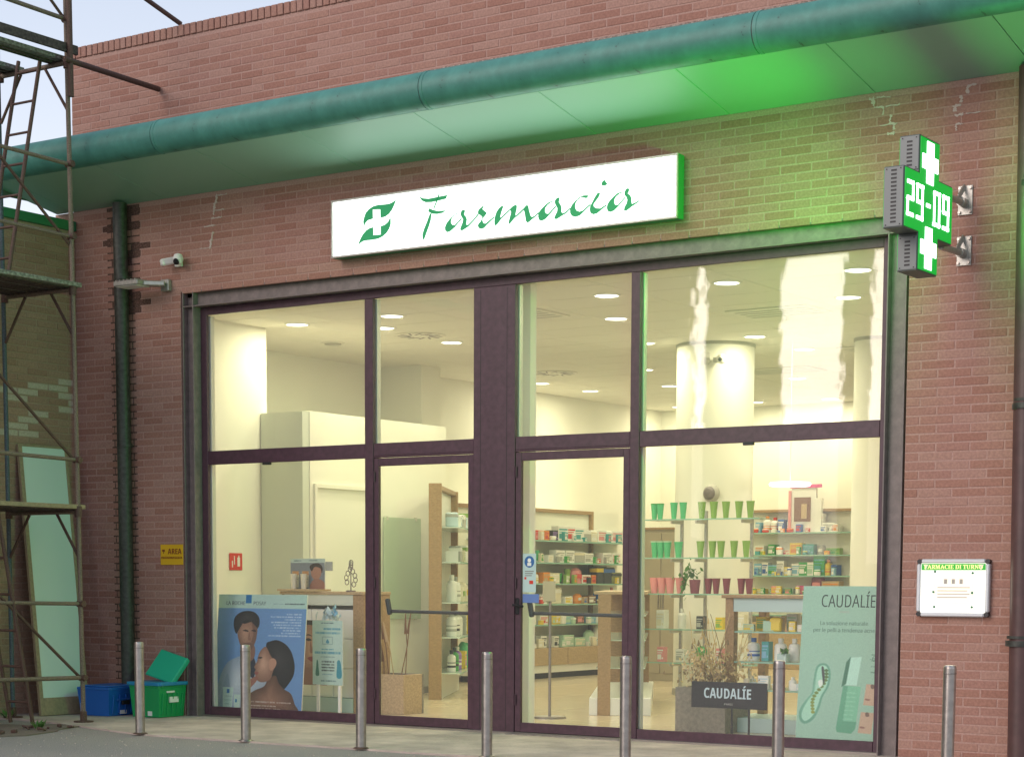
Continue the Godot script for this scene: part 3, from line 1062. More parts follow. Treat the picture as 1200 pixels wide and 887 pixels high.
	for k in 3:
		boxpart("print_line", Vector3(-0.045, 0.265 - k * 0.018, 0.0006), Vector3(0.045 - 0.01 * k, 0.272 - k * 0.018, 0.0012), M.steel, st)
	boxpart("red_symbol", Vector3(0.0, 0.16, 0.0006), Vector3(0.04, 0.19, 0.0014), M.red, st)
	boxpart("red_symbol", Vector3(-0.05, 0.2, 0.0006), Vector3(-0.03, 0.22, 0.0014), M.red, st)


# ---------------------------------------------------------------- room
func build_room() -> void:
	setting(obj("floor", slab(Vector3(-7.2, -0.2, -13.6), Vector3(3.4, 0.012, -0.3)), M.floor_joint))
	var fl: Node3D = get_node("floor")
	var tile := MB.new()
	tile.xbox(Transform3D(), Vector3(1.196, 0.012, 1.196), 0.002)
	var tm := tile.mesh()
	for i in 9:
		for k in 11:
			var o := put("tile", tm, M.floor, fl)
			o.position = Vector3(-6.6 + i * 1.2, 0.016, -0.9 - k * 1.2)
	setting(obj("ceiling", slab(Vector3(-7.2, 4.012, -13.6), Vector3(3.4, 4.1, -0.3)), M.tile_grid))
	var ce: Node3D = get_node("ceiling")
	var panel := MB.new()
	panel.xbox(Transform3D(), Vector3(1.188, 0.012, 0.588), 0.003)
	var pm := panel.mesh()
	for i in 9:
		for k in 22:
			var o := put("ceiling_tile", pm, M.ceiling, ce)
			o.position = Vector3(-6.6 + i * 1.2, 4.006, -0.6 - k * 0.6)
	setting(obj("interior_wall_left", slab(Vector3(-7.2, 0.0, -2.15), Vector3(-5.8, 4.02, -0.3)), M.wall))
	setting(obj("interior_wall_far_left", slab(Vector3(-7.2, 0.0, -13.5), Vector3(-7.1, 4.02, -2.15)), M.wall))
	setting(obj("interior_wall_back", slab(Vector3(-7.1, 0.0, -13.6), Vector3(3.4, 4.02, -13.0)), M.wall))
	setting(obj("interior_wall_right", slab(Vector3(2.75, 0.0, -13.0), Vector3(3.4, 4.02, -0.3)), M.wall))
	setting(obj("interior_wall_front", slab(Vector3(-5.8, 0.0, -0.36), Vector3(-4.99, 4.02, -0.302)), M.wall))
	setting(obj("interior_pier", slab(Vector3(-7.1, 0.0, -6.2), Vector3(-6.45, 4.0, -5.8)), M.wall))

	# partition block of a back room, lower than the ceiling
	var blk := thing("partition_block", "white plastered partition block with a flat top below the ceiling", "partition")
	obj("side", slab(Vector3(-7.09, 0.02, -4.6), Vector3(-5.2, 3.1, -2.15)), M.wall, blk)
	obj("end_panel", slab(Vector3(-5.79, 0.02, -2.15), Vector3(-5.21, 3.09, -2.04)), M.wall_green, blk)
	boxpart("skirting", Vector3(-5.2, 0.02, -4.6), Vector3(-5.188, 0.1, -2.04), M.vent, blk)
	boxpart("panel_trim", Vector3(-5.2, 2.30, -3.2), Vector3(-5.17, 2.34, -2.2), M.wall, blk)
	boxpart("panel_trim", Vector3(-5.2, 0.9, -2.24), Vector3(-5.17, 2.30, -2.2), M.wall, blk)
	var gp := thing("glass_notice_panel", "green tinted glass panel clipped to the white partition", "panel", Vector3(-5.19, 0.885, -3.75))
	boxpart("panel", Vector3(0.004, 0, -0.33), Vector3(0.016, 1.14, 0.36), M.green_panel, gp, 0.002)
	for q in [[1.12, 0.28], [1.12, -0.25], [0.0, 0.28], [0.0, -0.25]]:
		boxpart("clip", Vector3(-0.008, q[0] - 0.01, q[1]), Vector3(0.022, q[0] + 0.03, q[1] + 0.03), M.alu, gp, 0.002)
	# extinguisher notice on the plaster
	var fx := thing("extinguisher_sign", "small red fire extinguisher sign on the plaster wall behind the window", "sign", Vector3(-5.795, 1.51, -1.63))
	boxpart("plate", Vector3(0, -0.09, -0.1), Vector3(0.006, 0.09, 0.1), M.red, fx, 0.002)
	var ex := MB.new()
	ex.box(Vector3(0.0062, -0.05, -0.06), Vector3(0.0085, 0.045, -0.02))
	ex.box(Vector3(0.0062, 0.045, -0.05), Vector3(0.0085, 0.065, -0.035))
	ex.box(Vector3(0.0062, -0.03, 0.02), Vector3(0.0085, 0.06, 0.032))
	ex.box(Vector3(0.0062, -0.06, 0.05), Vector3(0.0085, 0.01, 0.065))
	obj("pictogram", ex, M.paper, fx)

	# slim white upright just inside the centre panel
	var up := thing("inner_upright", "slim white upright post inside beside the centre panel", "post", Vector3(-1.345, 0.02, -0.5))
	boxpart("shaft", Vector3(-0.065, 0, -0.05), Vector3(0.065, 3.98, 0.05), M.wall, up, 0.004)
	boxpart("foot_plate", Vector3(-0.09, 0, -0.07), Vector3(0.09, 0.03, 0.07), M.alu, up, 0.003)

	# round columns
	for c in [[-2.42, -6.0, 0.44, "round white column with a camera under the ceiling"], [-0.62, -6.4, 0.25, "slimmer round white column beside the back shelves"]]:
		var col := thing("round_column", c[3], "column", Vector3(c[0], 0.02, c[1]))
		var b := MB.new()
		b.cyl(Vector3(0, 0, 0), Vector3(0, 3.98, 0), c[2], c[2], 40)
		obj("shaft", b, M.wall, col)
		var r := MB.new()
		r.cyl(Vector3(0, 3.945, 0), Vector3(0, 3.98, 0), c[2] + 0.012, c[2] + 0.012, 40)
		obj("collar", r, M.vent, col)
		var k := MB.new()
		k.cyl(Vector3(0, 0, 0), Vector3(0, 0.08, 0), c[2] + 0.01, c[2] + 0.01, 40)
		obj("skirting", k, M.vent, col)
	var sp := thing("wall_speaker", "small dark round speaker on the round column", "speaker", Vector3(-2.22, 2.31, -5.585))
	var d1 := MB.new()
	d1.lathe([Vector2(0.0, 0.1), Vector2(0.06, 0.085), Vector2(0.095, 0.04), Vector2(0.1, 0.0), Vector2(0.0, 0.0)], Transform3D(Basis(Vector3.RIGHT, PI / 2), Vector3.ZERO), 20)
	obj("dome", d1, M.vent, sp)
	var d2 := MB.new()
	d2.lathe([Vector2(0.0, 0.105), Vector2(0.05, 0.098), Vector2(0.075, 0.07)], Transform3D(Basis(Vector3.RIGHT, PI / 2), Vector3.ZERO), 20)
	obj("grille", d2, M.steel, sp)
	var cc := thing("indoor_camera", "white security camera on the round column", "camera", Vector3(-2.18, 3.78, -5.58))
	var cb := MB.new()
	cb.box(Vector3(-0.03, -0.03, -0.02), Vector3(0.03, 0.03, 0.04), 0.005)
	cb.xbox(Transform3D(Basis(Vector3.UP, 0.6) * Basis(Vector3.RIGHT, -0.4), Vector3(-0.1, 0.02, 0.08)), Vector3(0.09, 0.08, 0.16), 0.01)
	obj("housing", cb, M.vent, cc)
	var cl := MB.new()
	cl.lathe([Vector2(0, 0.06), Vector2(0.045, 0.04), Vector2(0.06, 0), Vector2(0.045, -0.04), Vector2(0, -0.06)], Transform3D(Basis(), Vector3(0.1, 0.0, 0.08)), 16)
	obj("dome_eye", cl, M.white, cc)
	var ce2 := MB.new()
	ce2.lathe([Vector2(0, 0.025), Vector2(0.022, 0.01), Vector2(0.022, 0.0)], Transform3D(Basis(Vector3.RIGHT, PI / 2), Vector3(0.11, -0.01, 0.13)), 12)
	obj("lens", ce2, M.black, cc)

	# recessed downlights
	var lights := [[-5.315, -2.091], [-4.073, -2.111], [-4.71, -2.788], [-4.812, -4.172], [-1.506, -2.09], [-2.238, -3.484], [-6.371, -8.408], [-6.343, -9.641], [-2.994, -5.377], [-0.194, -2.011], [-1.679, -5.511], [-4.348, -7.703], [-5.048, -9.612], [-6.45, -12.421], [-1.714, -6.838], [-3.135, -9.633], [-5.103, -12.325], [-3.944, -12.413], [1.087, -1.99], [0.37, -3.401], [1.4, -5.5], [0.6, -8.0]]
	var ring2 := MB.new()
	ring2.lathe([Vector2(0.112, 0.002), Vector2(0.112, -0.006), Vector2(0.122, -0.010), Vector2(0.135, -0.004), Vector2(0.137, 0.002)], Transform3D(), 28)
	var rm := ring2.mesh()
	var disc := MB.new()
	disc.cyl(Vector3(0, -0.006, 0), Vector3(0, 0.0, 0), 0.112, 0.112, 28)
	var dm := disc.mesh()
	for p in lights:
		var t := thing("downlight", "round recessed downlight glowing in the tiled shop ceiling", "downlight", Vector3(p[0], 3.999, p[1]), 0.0, "downlights in the shop ceiling")
		put("trim_ring", rm, M.white, t)
		put("lamp_disc", dm, M.lamp, t)
		var a := AreaLight3D.new()
		a.name = "glow"
		a.area_size = Vector2(0.19, 0.19)
		a.light_color = Color(0.985, 0.972, 0.81)
		a.light_energy = 1.28
		a.shadow_enabled = true
		t.add_child(a)
		a.position = Vector3(0, -0.016, 0)
		a.rotation_degrees.x = -90
	# pendant disc
	var pd := thing("pendant_lamp", "flat glowing disc lamp hanging before the back shelves", "lamp", Vector3(-1.46, 2.39, -6.0))
	var pb := MB.new()
	pb.lathe([Vector2(0.0, 0.0), Vector2(0.22, 0.0), Vector2(0.235, 0.02), Vector2(0.22, 0.04), Vector2(0, 0.045)], Transform3D(), 32)
	obj("lamp_disc", pb, M.lamp, pd)
	var pc := MB.new()
	pc.cyl(Vector3(0, 0.04, 0), Vector3(0, 1.6, 0), 0.004, 0.004, 6)
	obj("cord", pc, M.white, pd)

	# round swirl diffusers and slot vents
	for p in [[-4.757, -3.504, 0.28], [-5.528, -7.44, 0.3], [-6.0, -3.52, 0.14]]:
		var t := thing("ceiling_diffuser", "round swirl air diffuser in the shop ceiling" if p[2] > 0.2 else "small round air valve in the ceiling by the plaster wall", "diffuser", Vector3(p[0], 3.998, p[1]), 0.0, "round ceiling diffusers" if p[2] > 0.2 else "")
		var b := MB.new()
		b.cyl(Vector3(0, -0.008, 0), Vector3(0, 0, 0), p[2], p[2], 32)
		obj("plate", b, M.ceiling, t)
		if p[2] < 0.2:
			var kb := MB.new()
			kb.cyl(Vector3(0, -0.02, 0), Vector3(0, -0.008, 0), 0.09, 0.1, 20)
			obj("valve_disc", kb, M.vent, t)
			continue
		for k in 12:
			var sl := MB.new()
			var a := TAU * k / 12.0
			sl.xbox(Transform3D(Basis(Vector3.UP, a + 0.5), Vector3(cos(a), 0, -sin(a)) * p[2] * 0.62 + Vector3(0, -0.0095, 0)), Vector3(p[2] * 0.55, 0.003, 0.022))
			obj("vane_slot", sl, M.steel, t)
	for p in [[-2.9, -8.66, 1.0], [-0.6, -3.9, 0.9], [-2.715, -2.746, 0.4], [-0.9, -7.2, 0.9]]:
		var t := thing("slot_vent", "square slotted air vent in the shop ceiling", "vent", Vector3(p[0], 3.998, p[1]), 0.0, "slotted vents in the shop ceiling")
		boxpart("frame", Vector3(-p[2] / 2, -0.01, -0.3), Vector3(p[2] / 2, 0, 0.3), M.ceiling, t, 0.003)
		for k in 4:
			boxpart("slat", Vector3(-p[2] / 2 + 0.05, -0.013, -0.24 + k * 0.13), Vector3(p[2] / 2 - 0.05, -0.01, -0.2 + k * 0.13), M.vent, t)


# ---------------------------------------------------------------- street objects
func build_outdoor_objects() -> void:
	# steel bollards along the pavement edge
	var pb := MB.new()
	pb.lathe([Vector2(0.041, 0.0), Vector2(0.041, 0.765), Vector2(0.040, 0.776), Vector2(0.036, 0.784), Vector2(0.0, 0.788)], Transform3D(), 28)
	var pm := pb.mesh()
	var bb := MB.new()
	bb.lathe([Vector2(0.0415, 0.012), Vector2(0.05, 0.010), Vector2(0.06, 0.006), Vector2(0.062, 0.0)], Transform3D(), 24)
	var bm := bb.mesh()
	var cb := MB.new()
	cb.lathe([Vector2(0.0415, 0.728), Vector2(0.0425, 0.730), Vector2(0.0425, 0.736), Vector2(0.0415, 0.738)], Transform3D(), 28)
	var cm := cb.mesh()
	var before := ["beside the crates and dark downpipe", "before the blue advertising board", "before the wood sided display cabinet", "before the purple centre panel", "before the second glass door", "before the black name board", "before the lit notice case"]
	for k in 7:
		var t := thing("bollard", "brushed steel bollard " + before[k], "bollard", Vector3(-3.736 + 1.2043 * k, 0.0, 1.86), rng.randf() * 6.0, "steel bollards along the pavement edge")
		var lean := rng.randf_range(-0.006, 0.006)
		var o := put("shaft", pm, M.inox, t)
		o.rotation.z = lean
		o = put("cap_ring", cm, M.inox_dark, t)
		o.rotation.z = lean
		put("base_collar", bm, M.rust if k % 2 == 0 else M.inox_dark, t)

	# downpipes
	var dp := thing("downpipe", "dark green downpipe fixed to the stained brick pier", "pipe", Vector3(-5.68, 0, 0.09))
	var p := MB.new()
	p.cyl(Vector3(0.02, 0.0, 0), Vector3(-0.01, 4.93, 0), 0.068, 0.068, 24)
	obj("pipe", p, M.pipe_dark, dp)
	for y in [1.05, 2.6, 4.2]:
		var r := MB.new()
		r.cyl(Vector3(0.01, y, 0), Vector3(0.01, y + 0.035, 0), 0.075, 0.075, 24)
		r.box(Vector3(-0.02, y, -0.09), Vector3(0.03, y + 0.03, -0.06))
		obj("bracket", r, M.pipe_dark, dp)
	dp = thing("downpipe", "dark brown downpipe on the brick pier beside the lit notice case", "pipe", Vector3(3.335, 0, 0.095))
	p = MB.new()
	p.cyl(Vector3(0.02, 0, 0), Vector3(-0.04, 4.93, 0), 0.085, 0.085, 24)
	obj("pipe", p, M.pipe_brown, dp)
	for y in [0.86, 2.55, 4.1]:
		var r := MB.new()
		r.cyl(Vector3(0, y, 0), Vector3(0, y + 0.04, 0), 0.1, 0.1, 24)
		r.cyl(Vector3(0, y + 0.055, 0), Vector3(0, y + 0.075, 0), 0.095, 0.095, 24)
		r.box(Vector3(-0.11, y, -0.03), Vector3(0.11, y + 0.04, 0.0))
		obj("bracket", r, M.pipe_dark, dp)

	# lidded plastic crates
	crate("storage_crate", "dark blue plastic crate on the pavement by the brick pier", Vector3(-5.66, 0.0, 0.34), 0.10, Vector3(0.40, 0.30, 0.52), M.crate_blue, M.crate_blue, false)
	crate("storage_crate", "green plastic crate with a pale blue rim and its lid flipped open", Vector3(-5.12, 0.0, 0.235), 0.06, Vector3(0.38, 0.34, 0.4), M.crate_green, M.lid_blue, true)

	# framed board leaning on the side wall
	var lean := thing("leaning_board", "tall plywood framed white board tinted with green light leaning on the side wall", "board")
	var bot := Vector3(-6.02, 0.0, 0.62)
	var top := Vector3(-6.385, 2.61, 0.52)
	var up := (top - bot).normalized()
	var side := Vector3(0.05, 0, -1).normalized()
	var t := Transform3D(Basis(side, up, side.cross(up)), (bot + top) / 2 + side.cross(up) * 0.02)
	var h := bot.distance_to(top)
	for q in [[-0.30, -0.255, -h / 2, h / 2], [0.27, 0.30, -h / 2, h / 2], [-0.255, 0.27, -h / 2, -h / 2 + 0.17], [-0.255, 0.27, h / 2 - 0.02, h / 2]]:
		var b := MB.new()
		b.xbox(t * Transform3D(Basis(), Vector3((q[0] + q[1]) / 2, (q[2] + q[3]) / 2, 0)), Vector3(q[1] - q[0], q[3] - q[2], 0.036), 0.002)
		obj("frame_rail", b, M.plywood, lean)
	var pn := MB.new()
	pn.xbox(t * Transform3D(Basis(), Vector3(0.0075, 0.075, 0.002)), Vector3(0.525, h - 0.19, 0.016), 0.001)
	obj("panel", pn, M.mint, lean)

	# lamp arm beside the downpipe
	var fl := thing("wall_floodlight", "flat pale floodlight on a short arm above the downpipe bracket", "light fitting", Vector3(-5.3, 4.08, 0.0))
	boxpart("lamp_head", Vector3(-0.26, 0.02, 0.12), Vector3(0.06, 0.065, 0.32), M.galv, fl, 0.006)
	boxpart("lamp_glass", Vector3(-0.24, 0.014, 0.135), Vector3(0.04, 0.0205, 0.305), M.paper, fl, 0.002)
	for k in 6:
		boxpart("cooling_fin", Vector3(-0.24 + k * 0.05, 0.0655, 0.13), Vector3(-0.228 + k * 0.05, 0.078, 0.31), M.galv, fl)
	var ar := MB.new()
	ar.xbox(Transform3D(Basis(Vector3.UP, 0.7), Vector3(0.10, 0.04, 0.13)), Vector3(0.2, 0.045, 0.12), 0.008)
	obj("arm", ar, M.galv, fl)
	boxpart("wall_plate", Vector3(0.10, -0.02, 0.0), Vector3(0.20, 0.09, 0.05), M.galv, fl, 0.006)

	# security camera
	var cc := thing("security_camera", "white twin head security camera on the brick beside the window", "camera", Vector3(-4.985, 4.325, 0.0))
	cc.scale = Vector3.ONE * 0.8
	boxpart("wall_mount", Vector3(-0.05, -0.06, 0.002), Vector3(0.05, 0.04, 0.05), M.white, cc, 0.008)
	var hb := MB.new()
	hb.xbox(Transform3D(Basis(Vector3.UP, -0.5) * Basis(Vector3.RIGHT, 0.25), Vector3(-0.11, 0.0, 0.1)), Vector3(0.09, 0.08, 0.17), 0.015)
	obj("floodlight_head", hb, M.white, cc)
	var db := MB.new()
	db.lathe([Vector2(0, 0.07), Vector2(0.045, 0.055), Vector2(0.065, 0.0), Vector2(0.045, -0.055), Vector2(0, -0.07)], Transform3D(Basis(), Vector3(0.07, 0.01, 0.11)), 18)
	obj("camera_ball", db, M.white, cc)
	var lb := MB.new()
	lb.lathe([Vector2(0, 0.03), Vector2(0.035, 0.018), Vector2(0.04, 0.0), Vector2(0, -0.01)], Transform3D(Basis(Vector3.RIGHT, PI / 2 + 0.5), Vector3(0.085, -0.025, 0.155)), 16)
	obj("lens", lb, M.black, cc)

	# yellow video surveillance plate
	var ys := thing("surveillance_sign", "yellow video surveillance plate reading AREA on the brick pier", "sign", Vector3(-5.135, 1.557, 0.003))
	boxpart("plate", Vector3(-0.15, -0.098, 0), Vector3(0.15, 0.098, 0.006), M.yellow, ys, 0.002)
	text("lettering", "AREA", 0.052, Transform3D(Basis(), Vector3(0.04, 0.03, 0.0072)), M.ink_red, ys, false, true)
	text("lettering", "VIDEOSORVEGLIATA", 0.021, Transform3D(Basis(), Vector3(0.0, -0.03, 0.0072)), M.ink_red, ys, false, true)
	var cp := MB.new()
	cp.box(Vector3(-0.125, 0.03, 0.0062), Vector3(-0.09, 0.05, 0.0075))
	cp.box(Vector3(-0.112, 0.01, 0.0062), Vector3(-0.104, 0.03, 0.0075))
	obj("camera_symbol", cp, M.ink_red, ys)

	# lit notice case
	var nc := thing("notice_case", "lit white notice case headed FARMACIE DI TURNO on the brick pier", "notice case", Vector3(2.795, 1.277, 0.0))
	var w := 0.28
	var hh := 0.212
	boxpart("back_box", Vector3(-w + 0.01, -hh + 0.01, 0.003), Vector3(w - 0.01, hh - 0.01, 0.03), M.galv, nc, 0.003)
	for q in [[-w + 0.035, -hh, w - 0.035, -hh + 0.03], [-w + 0.035, hh - 0.03, w - 0.035, hh], [-w, -hh + 0.035, -w + 0.03, hh - 0.035], [w - 0.03, -hh + 0.035, w, hh - 0.035]]:
		boxpart("frame_rail", Vector3(q[0], q[1], 0.004), Vector3(q[2], q[3], 0.05), M.silver, nc, 0.008)
	for sx in [-1, 1]:
		for sy in [-1, 1]:
			var cbx := MB.new()
			cbx.cyl(Vector3(sx * (w - 0.018), sy * (hh - 0.018), 0.004), Vector3(sx * (w - 0.018), sy * (hh - 0.018), 0.044), 0.018, 0.018, 16)
			obj("corner_cap", cbx, M.black, nc)
	boxpart("lit_sign_sheet", Vector3(-w + 0.03, -hh + 0.03, 0.03), Vector3(w - 0.03, hh - 0.03, 0.034), M.notice, nc)
	boxpart("sign_header", Vector3(-w + 0.034, hh - 0.082, 0.0342), Vector3(w - 0.034, hh - 0.034, 0.036), M.notice_green, nc)
	text("sign_lettering", "FARMACIE DI TURNO", 0.03, Transform3D(Basis(), Vector3(0.0, hh - 0.058, 0.0372)), glow(lin(0.8, 0.75, 0.2), lin(0.9, 0.95, 0.4), 0.6), nc, true, true)
	for sx in [-1, 1]:
		var tr := MB.new()
		tr.prism(PackedVector2Array([Vector2(-0.022, 0.018), Vector2(0.022, 0.018), Vector2(0.006, -0.002), Vector2(0.006, -0.018), Vector2(-0.006, -0.018), Vector2(-0.006, -0.002)]), 0.036, 0.0375, Transform3D(Basis(), Vector3(sx * 0.213, hh - 0.058, 0)))
		obj("sign_emblem", tr, M.paper, nc)
	boxpart("paper_notice_sign", Vector3(-0.15, -0.12, 0.0342), Vector3(0.16, 0.10, 0.0352), glow(lin(0.7, 0.62, 0.5), lin(0.95, 0.86, 0.68), 0.5), nc)
	for k in 3:
		boxpart("printed_mark", Vector3(-0.07 + k * 0.06, 0.03, 0.0353), Vector3(-0.045 + k * 0.06, 0.065, 0.0358), M.vent, nc)
	for k in 4:
		boxpart("printed_line", Vector3(-0.12, -0.0 - k * 0.024, 0.0353), Vector3(0.13 - 0.02 * (k % 2), 0.006 - k * 0.024, 0.0358), M.vent, nc)
	for q in [[-0.14, 0.12], [0.15, 0.11], [-0.15, -0.03], [0.15, -0.035], [-0.14, -0.14], [0.15, -0.14]]:
		var mg := MB.new()
		mg.cyl(Vector3(q[0], q[1], 0.0353), Vector3(q[0], q[1], 0.042), 0.009, 0.009, 12)
		obj("magnet", mg, M.cap_green, nc)
	var nl := AreaLight3D.new()
	nl.name = "glow"
	nl.area_size = Vector2(0.48, 0.34)
	nl.light_color = Color(1.0, 0.97, 0.86)
	nl.light_energy = 0.12
	nl.shadow_enabled = true
	nc.add_child(nl)
	nl.position = Vector3(0, 0, 0.06)
	nl.rotation_degrees.y = 180

	# weeds and broken bricks on the earth patch
	for w0 in [[-4.83, 2.02, 0.12, 26], [-6.05, 1.3, 0.14, 18]]:
		var wt := thing("weed_tuft", "small green weed tuft on the earth patch before the ladder" if w0[0] > -5.5 else "small green weed tuft at the blue scaffold post", "weed", Vector3(w0[0], 0.0, w0[1]))
		var lf := MB.new()
		for k in int(w0[3]):
			var a := rng.randf() * TAU
			var r: float = rng.randf_range(0.02, 0.5) * w0[2]
			var base := Vector3(cos(a) * r * 0.6, 0, sin(a) * r * 0.6)
			var tip: Vector3 = base + Vector3(cos(a) * rng.randf_range(0.02, 0.08), rng.randf_range(0.3, 0.8) * w0[2], sin(a) * rng.randf_range(0.02, 0.08))
			var sd := Vector3(-sin(a), 0, cos(a)) * rng.randf_range(0.006, 0.014)
			var mid := (base + tip) / 2 + Vector3(0, 0.01, 0)
			lf.face(base, mid + sd, tip, mid - sd, base - Vector3(0, 0.1, 0))
		obj("leaves", lf, M.leaf, wt)
		var ro := MB.new()
		ro.cyl(Vector3(0, -0.01, 0), Vector3(0, 0.02, 0), 0.01, 0.006, 6)
		obj("root_crown", ro, M.straw_dark, wt)
	for k in 14:
		var b := MB.new()
		b.xbox(Transform3D(Basis.from_euler(Vector3(rng.randf_range(-0.3, 0.3), rng.randf() * 3, rng.randf_range(-0.3, 0.3))), Vector3.ZERO), Vector3(rng.randf_range(0.02, 0.07), rng.randf_range(0.015, 0.03), rng.randf_range(0.02, 0.05)), 0.004)
		var o := obj("brick_fragment", b, M.rust, self)
		o.position = Vector3(rng.randf_range(-5.1, -4.6), 0.012, rng.randf_range(1.75, 2.7))
		tag(o, "broken brown brick fragment lying on the earth patch", "brick fragment", "brick fragments on the earth patch")


func crate(called: String, label: String, at: Vector3, turn: float, s: Vector3, body: Material, rim: Material, open: bool) -> void:
	var c := thing(called, label, "crate", at, turn)
	var b := MB.new()
	var lo := Vector3(s.x * 0.43, 0, s.z * 0.44)
	var hi := Vector3(s.x * 0.49, s.y * 0.86, s.z * 0.49)
	# tapered walls, inner and outer
	for k in 4:
		var sg: Array = [[-1, -1, 1, -1], [1, -1, 1, 1], [1, 1, -1, 1], [-1, 1, -1, -1]][k]
		for q in [1.0, 0.965]:
			b.face(Vector3(sg[0] * lo.x * q, 0.004, sg[1] * lo.z * q), Vector3(sg[2] * lo.x * q, 0.004, sg[3] * lo.z * q), Vector3(sg[2] * hi.x * q, hi.y, sg[3] * hi.z * q), Vector3(sg[0] * hi.x * q, hi.y, sg[1] * hi.z * q), Vector3(0, hi.y / 2, 0))
	b.face(Vector3(-lo.x, 0.004, -lo.z), Vector3(lo.x, 0.004, -lo.z), Vector3(lo.x, 0.004, lo.z), Vector3(-lo.x, 0.004, lo.z), Vector3(0, 1, 0))
	obj("tub", b, body, c)
	for k in 5:
		var f := -0.8 + k * 0.4
		for sx in [-1, 1]:
			var r := MB.new()
			r.xbox(Transform3D(Basis(Vector3.BACK, -sx * 0.1), Vector3(sx * (lo.x + hi.x) / 2 + sx * 0.004, hi.y * 0.45, f * lo.z)), Vector3(0.014, hi.y * 0.7, 0.016), 0.003)
			obj("rib", r, body, c)
	var rr := MB.new()
	var y0 := s.y * 0.84
	var x := s.x / 2
	var z := s.z / 2
	rr.box(Vector3(-x, y0, z - 0.035), Vector3(x, s.y * 0.93, z), 0.006)
	rr.box(Vector3(-x, y0, -z), Vector3(x, s.y * 0.93, -z + 0.035), 0.006)
	rr.box(Vector3(-x, y0, -z + 0.035), Vector3(-x + 0.035, s.y * 0.93, z - 0.035), 0.004)
	rr.box(Vector3(x - 0.035, y0, -z + 0.035), Vector3(x, s.y * 0.93, z - 0.035), 0.004)
	obj("rim", rr, body, c)
	if open:
		# folded-out flaps: one edge strip pale blue, one lid leaf standing open against the wall
		boxpart("edge_flap", Vector3(x - 0.01, s.y * 0.9, -z), Vector3(x + 0.02, s.y * 1.0, z), rim, c, 0.005)
		boxpart("edge_flap", Vector3(-x - 0.02, s.y * 0.9, -z), Vector3(x, s.y * 1.0, z + 0.012), rim, c, 0.005)
		var l := MB.new()
		var tt := Transform3D(Basis(Vector3.BACK, -0.25) * Basis(Vector3.RIGHT, -0.62), Vector3(0.06, s.y * 1.0 + 0.14, -0.06))
		l.xbox(tt, Vector3(0.34, 0.30, 0.022), 0.008)
		l.xbox(tt * Transform3D(Basis(), Vector3(0, 0.146, -0.02)), Vector3(0.34, 0.016, 0.05), 0.005)
		l.xbox(tt * Transform3D(Basis(), Vector3(0.165, 0, -0.02)), Vector3(0.016, 0.29, 0.05), 0.005)
		obj("open_lid", l, M.lid_green, c)
		boxpart("paper_label", Vector3(hi.x - 0.008, s.y * 0.42, -0.08), Vector3(hi.x + 0.004, s.y * 0.58, 0.05), M.paper, c)
		boxpart("paper_label", Vector3(hi.x - 0.002, s.y * 0.7, -0.02), Vector3(hi.x + 0.006, s.y * 0.75, 0.09), M.paper, c)
		boxpart("paper_label", Vector3(0.03, s.y * 0.05, lo.z + 0.002), Vector3(0.08, s.y * 0.18, lo.z + 0.01), M.paper, c)
	else:
		var l := MB.new()
		l.box(Vector3(-x + 0.02, s.y * 0.93, -z + 0.02), Vector3(-0.002, s.y * 0.985, z - 0.02), 0.008)
		l.box(Vector3(0.002, s.y * 0.93, -z + 0.02), Vector3(x - 0.02, s.y * 0.98, z - 0.02), 0.008)
		obj("lid", l, rim, c)
		boxpart("hand_hold", Vector3(hi.x - 0.01, s.y * 0.5, -0.12), Vector3(hi.x + 0.012, s.y * 0.56, 0.14), rim, c, 0.004)
		boxpart("latch", Vector3(hi.x - 0.014, s.y * 0.36, -0.05), Vector3(hi.x + 0.008, s.y * 0.5, 0.06), M.dark, c, 0.004)
		boxpart("paper_label", Vector3(lo.x, s.y * 0.06, -0.02), Vector3(lo.x + 0.012, s.y * 0.18, 0.07), M.paper, c)
		boxpart("paper_label", Vector3(-lo.x + 0.005, s.y * 0.1, lo.z - 0.002), Vector3(-lo.x + 0.05, s.y * 0.5, lo.z + 0.012), M.paper, c)


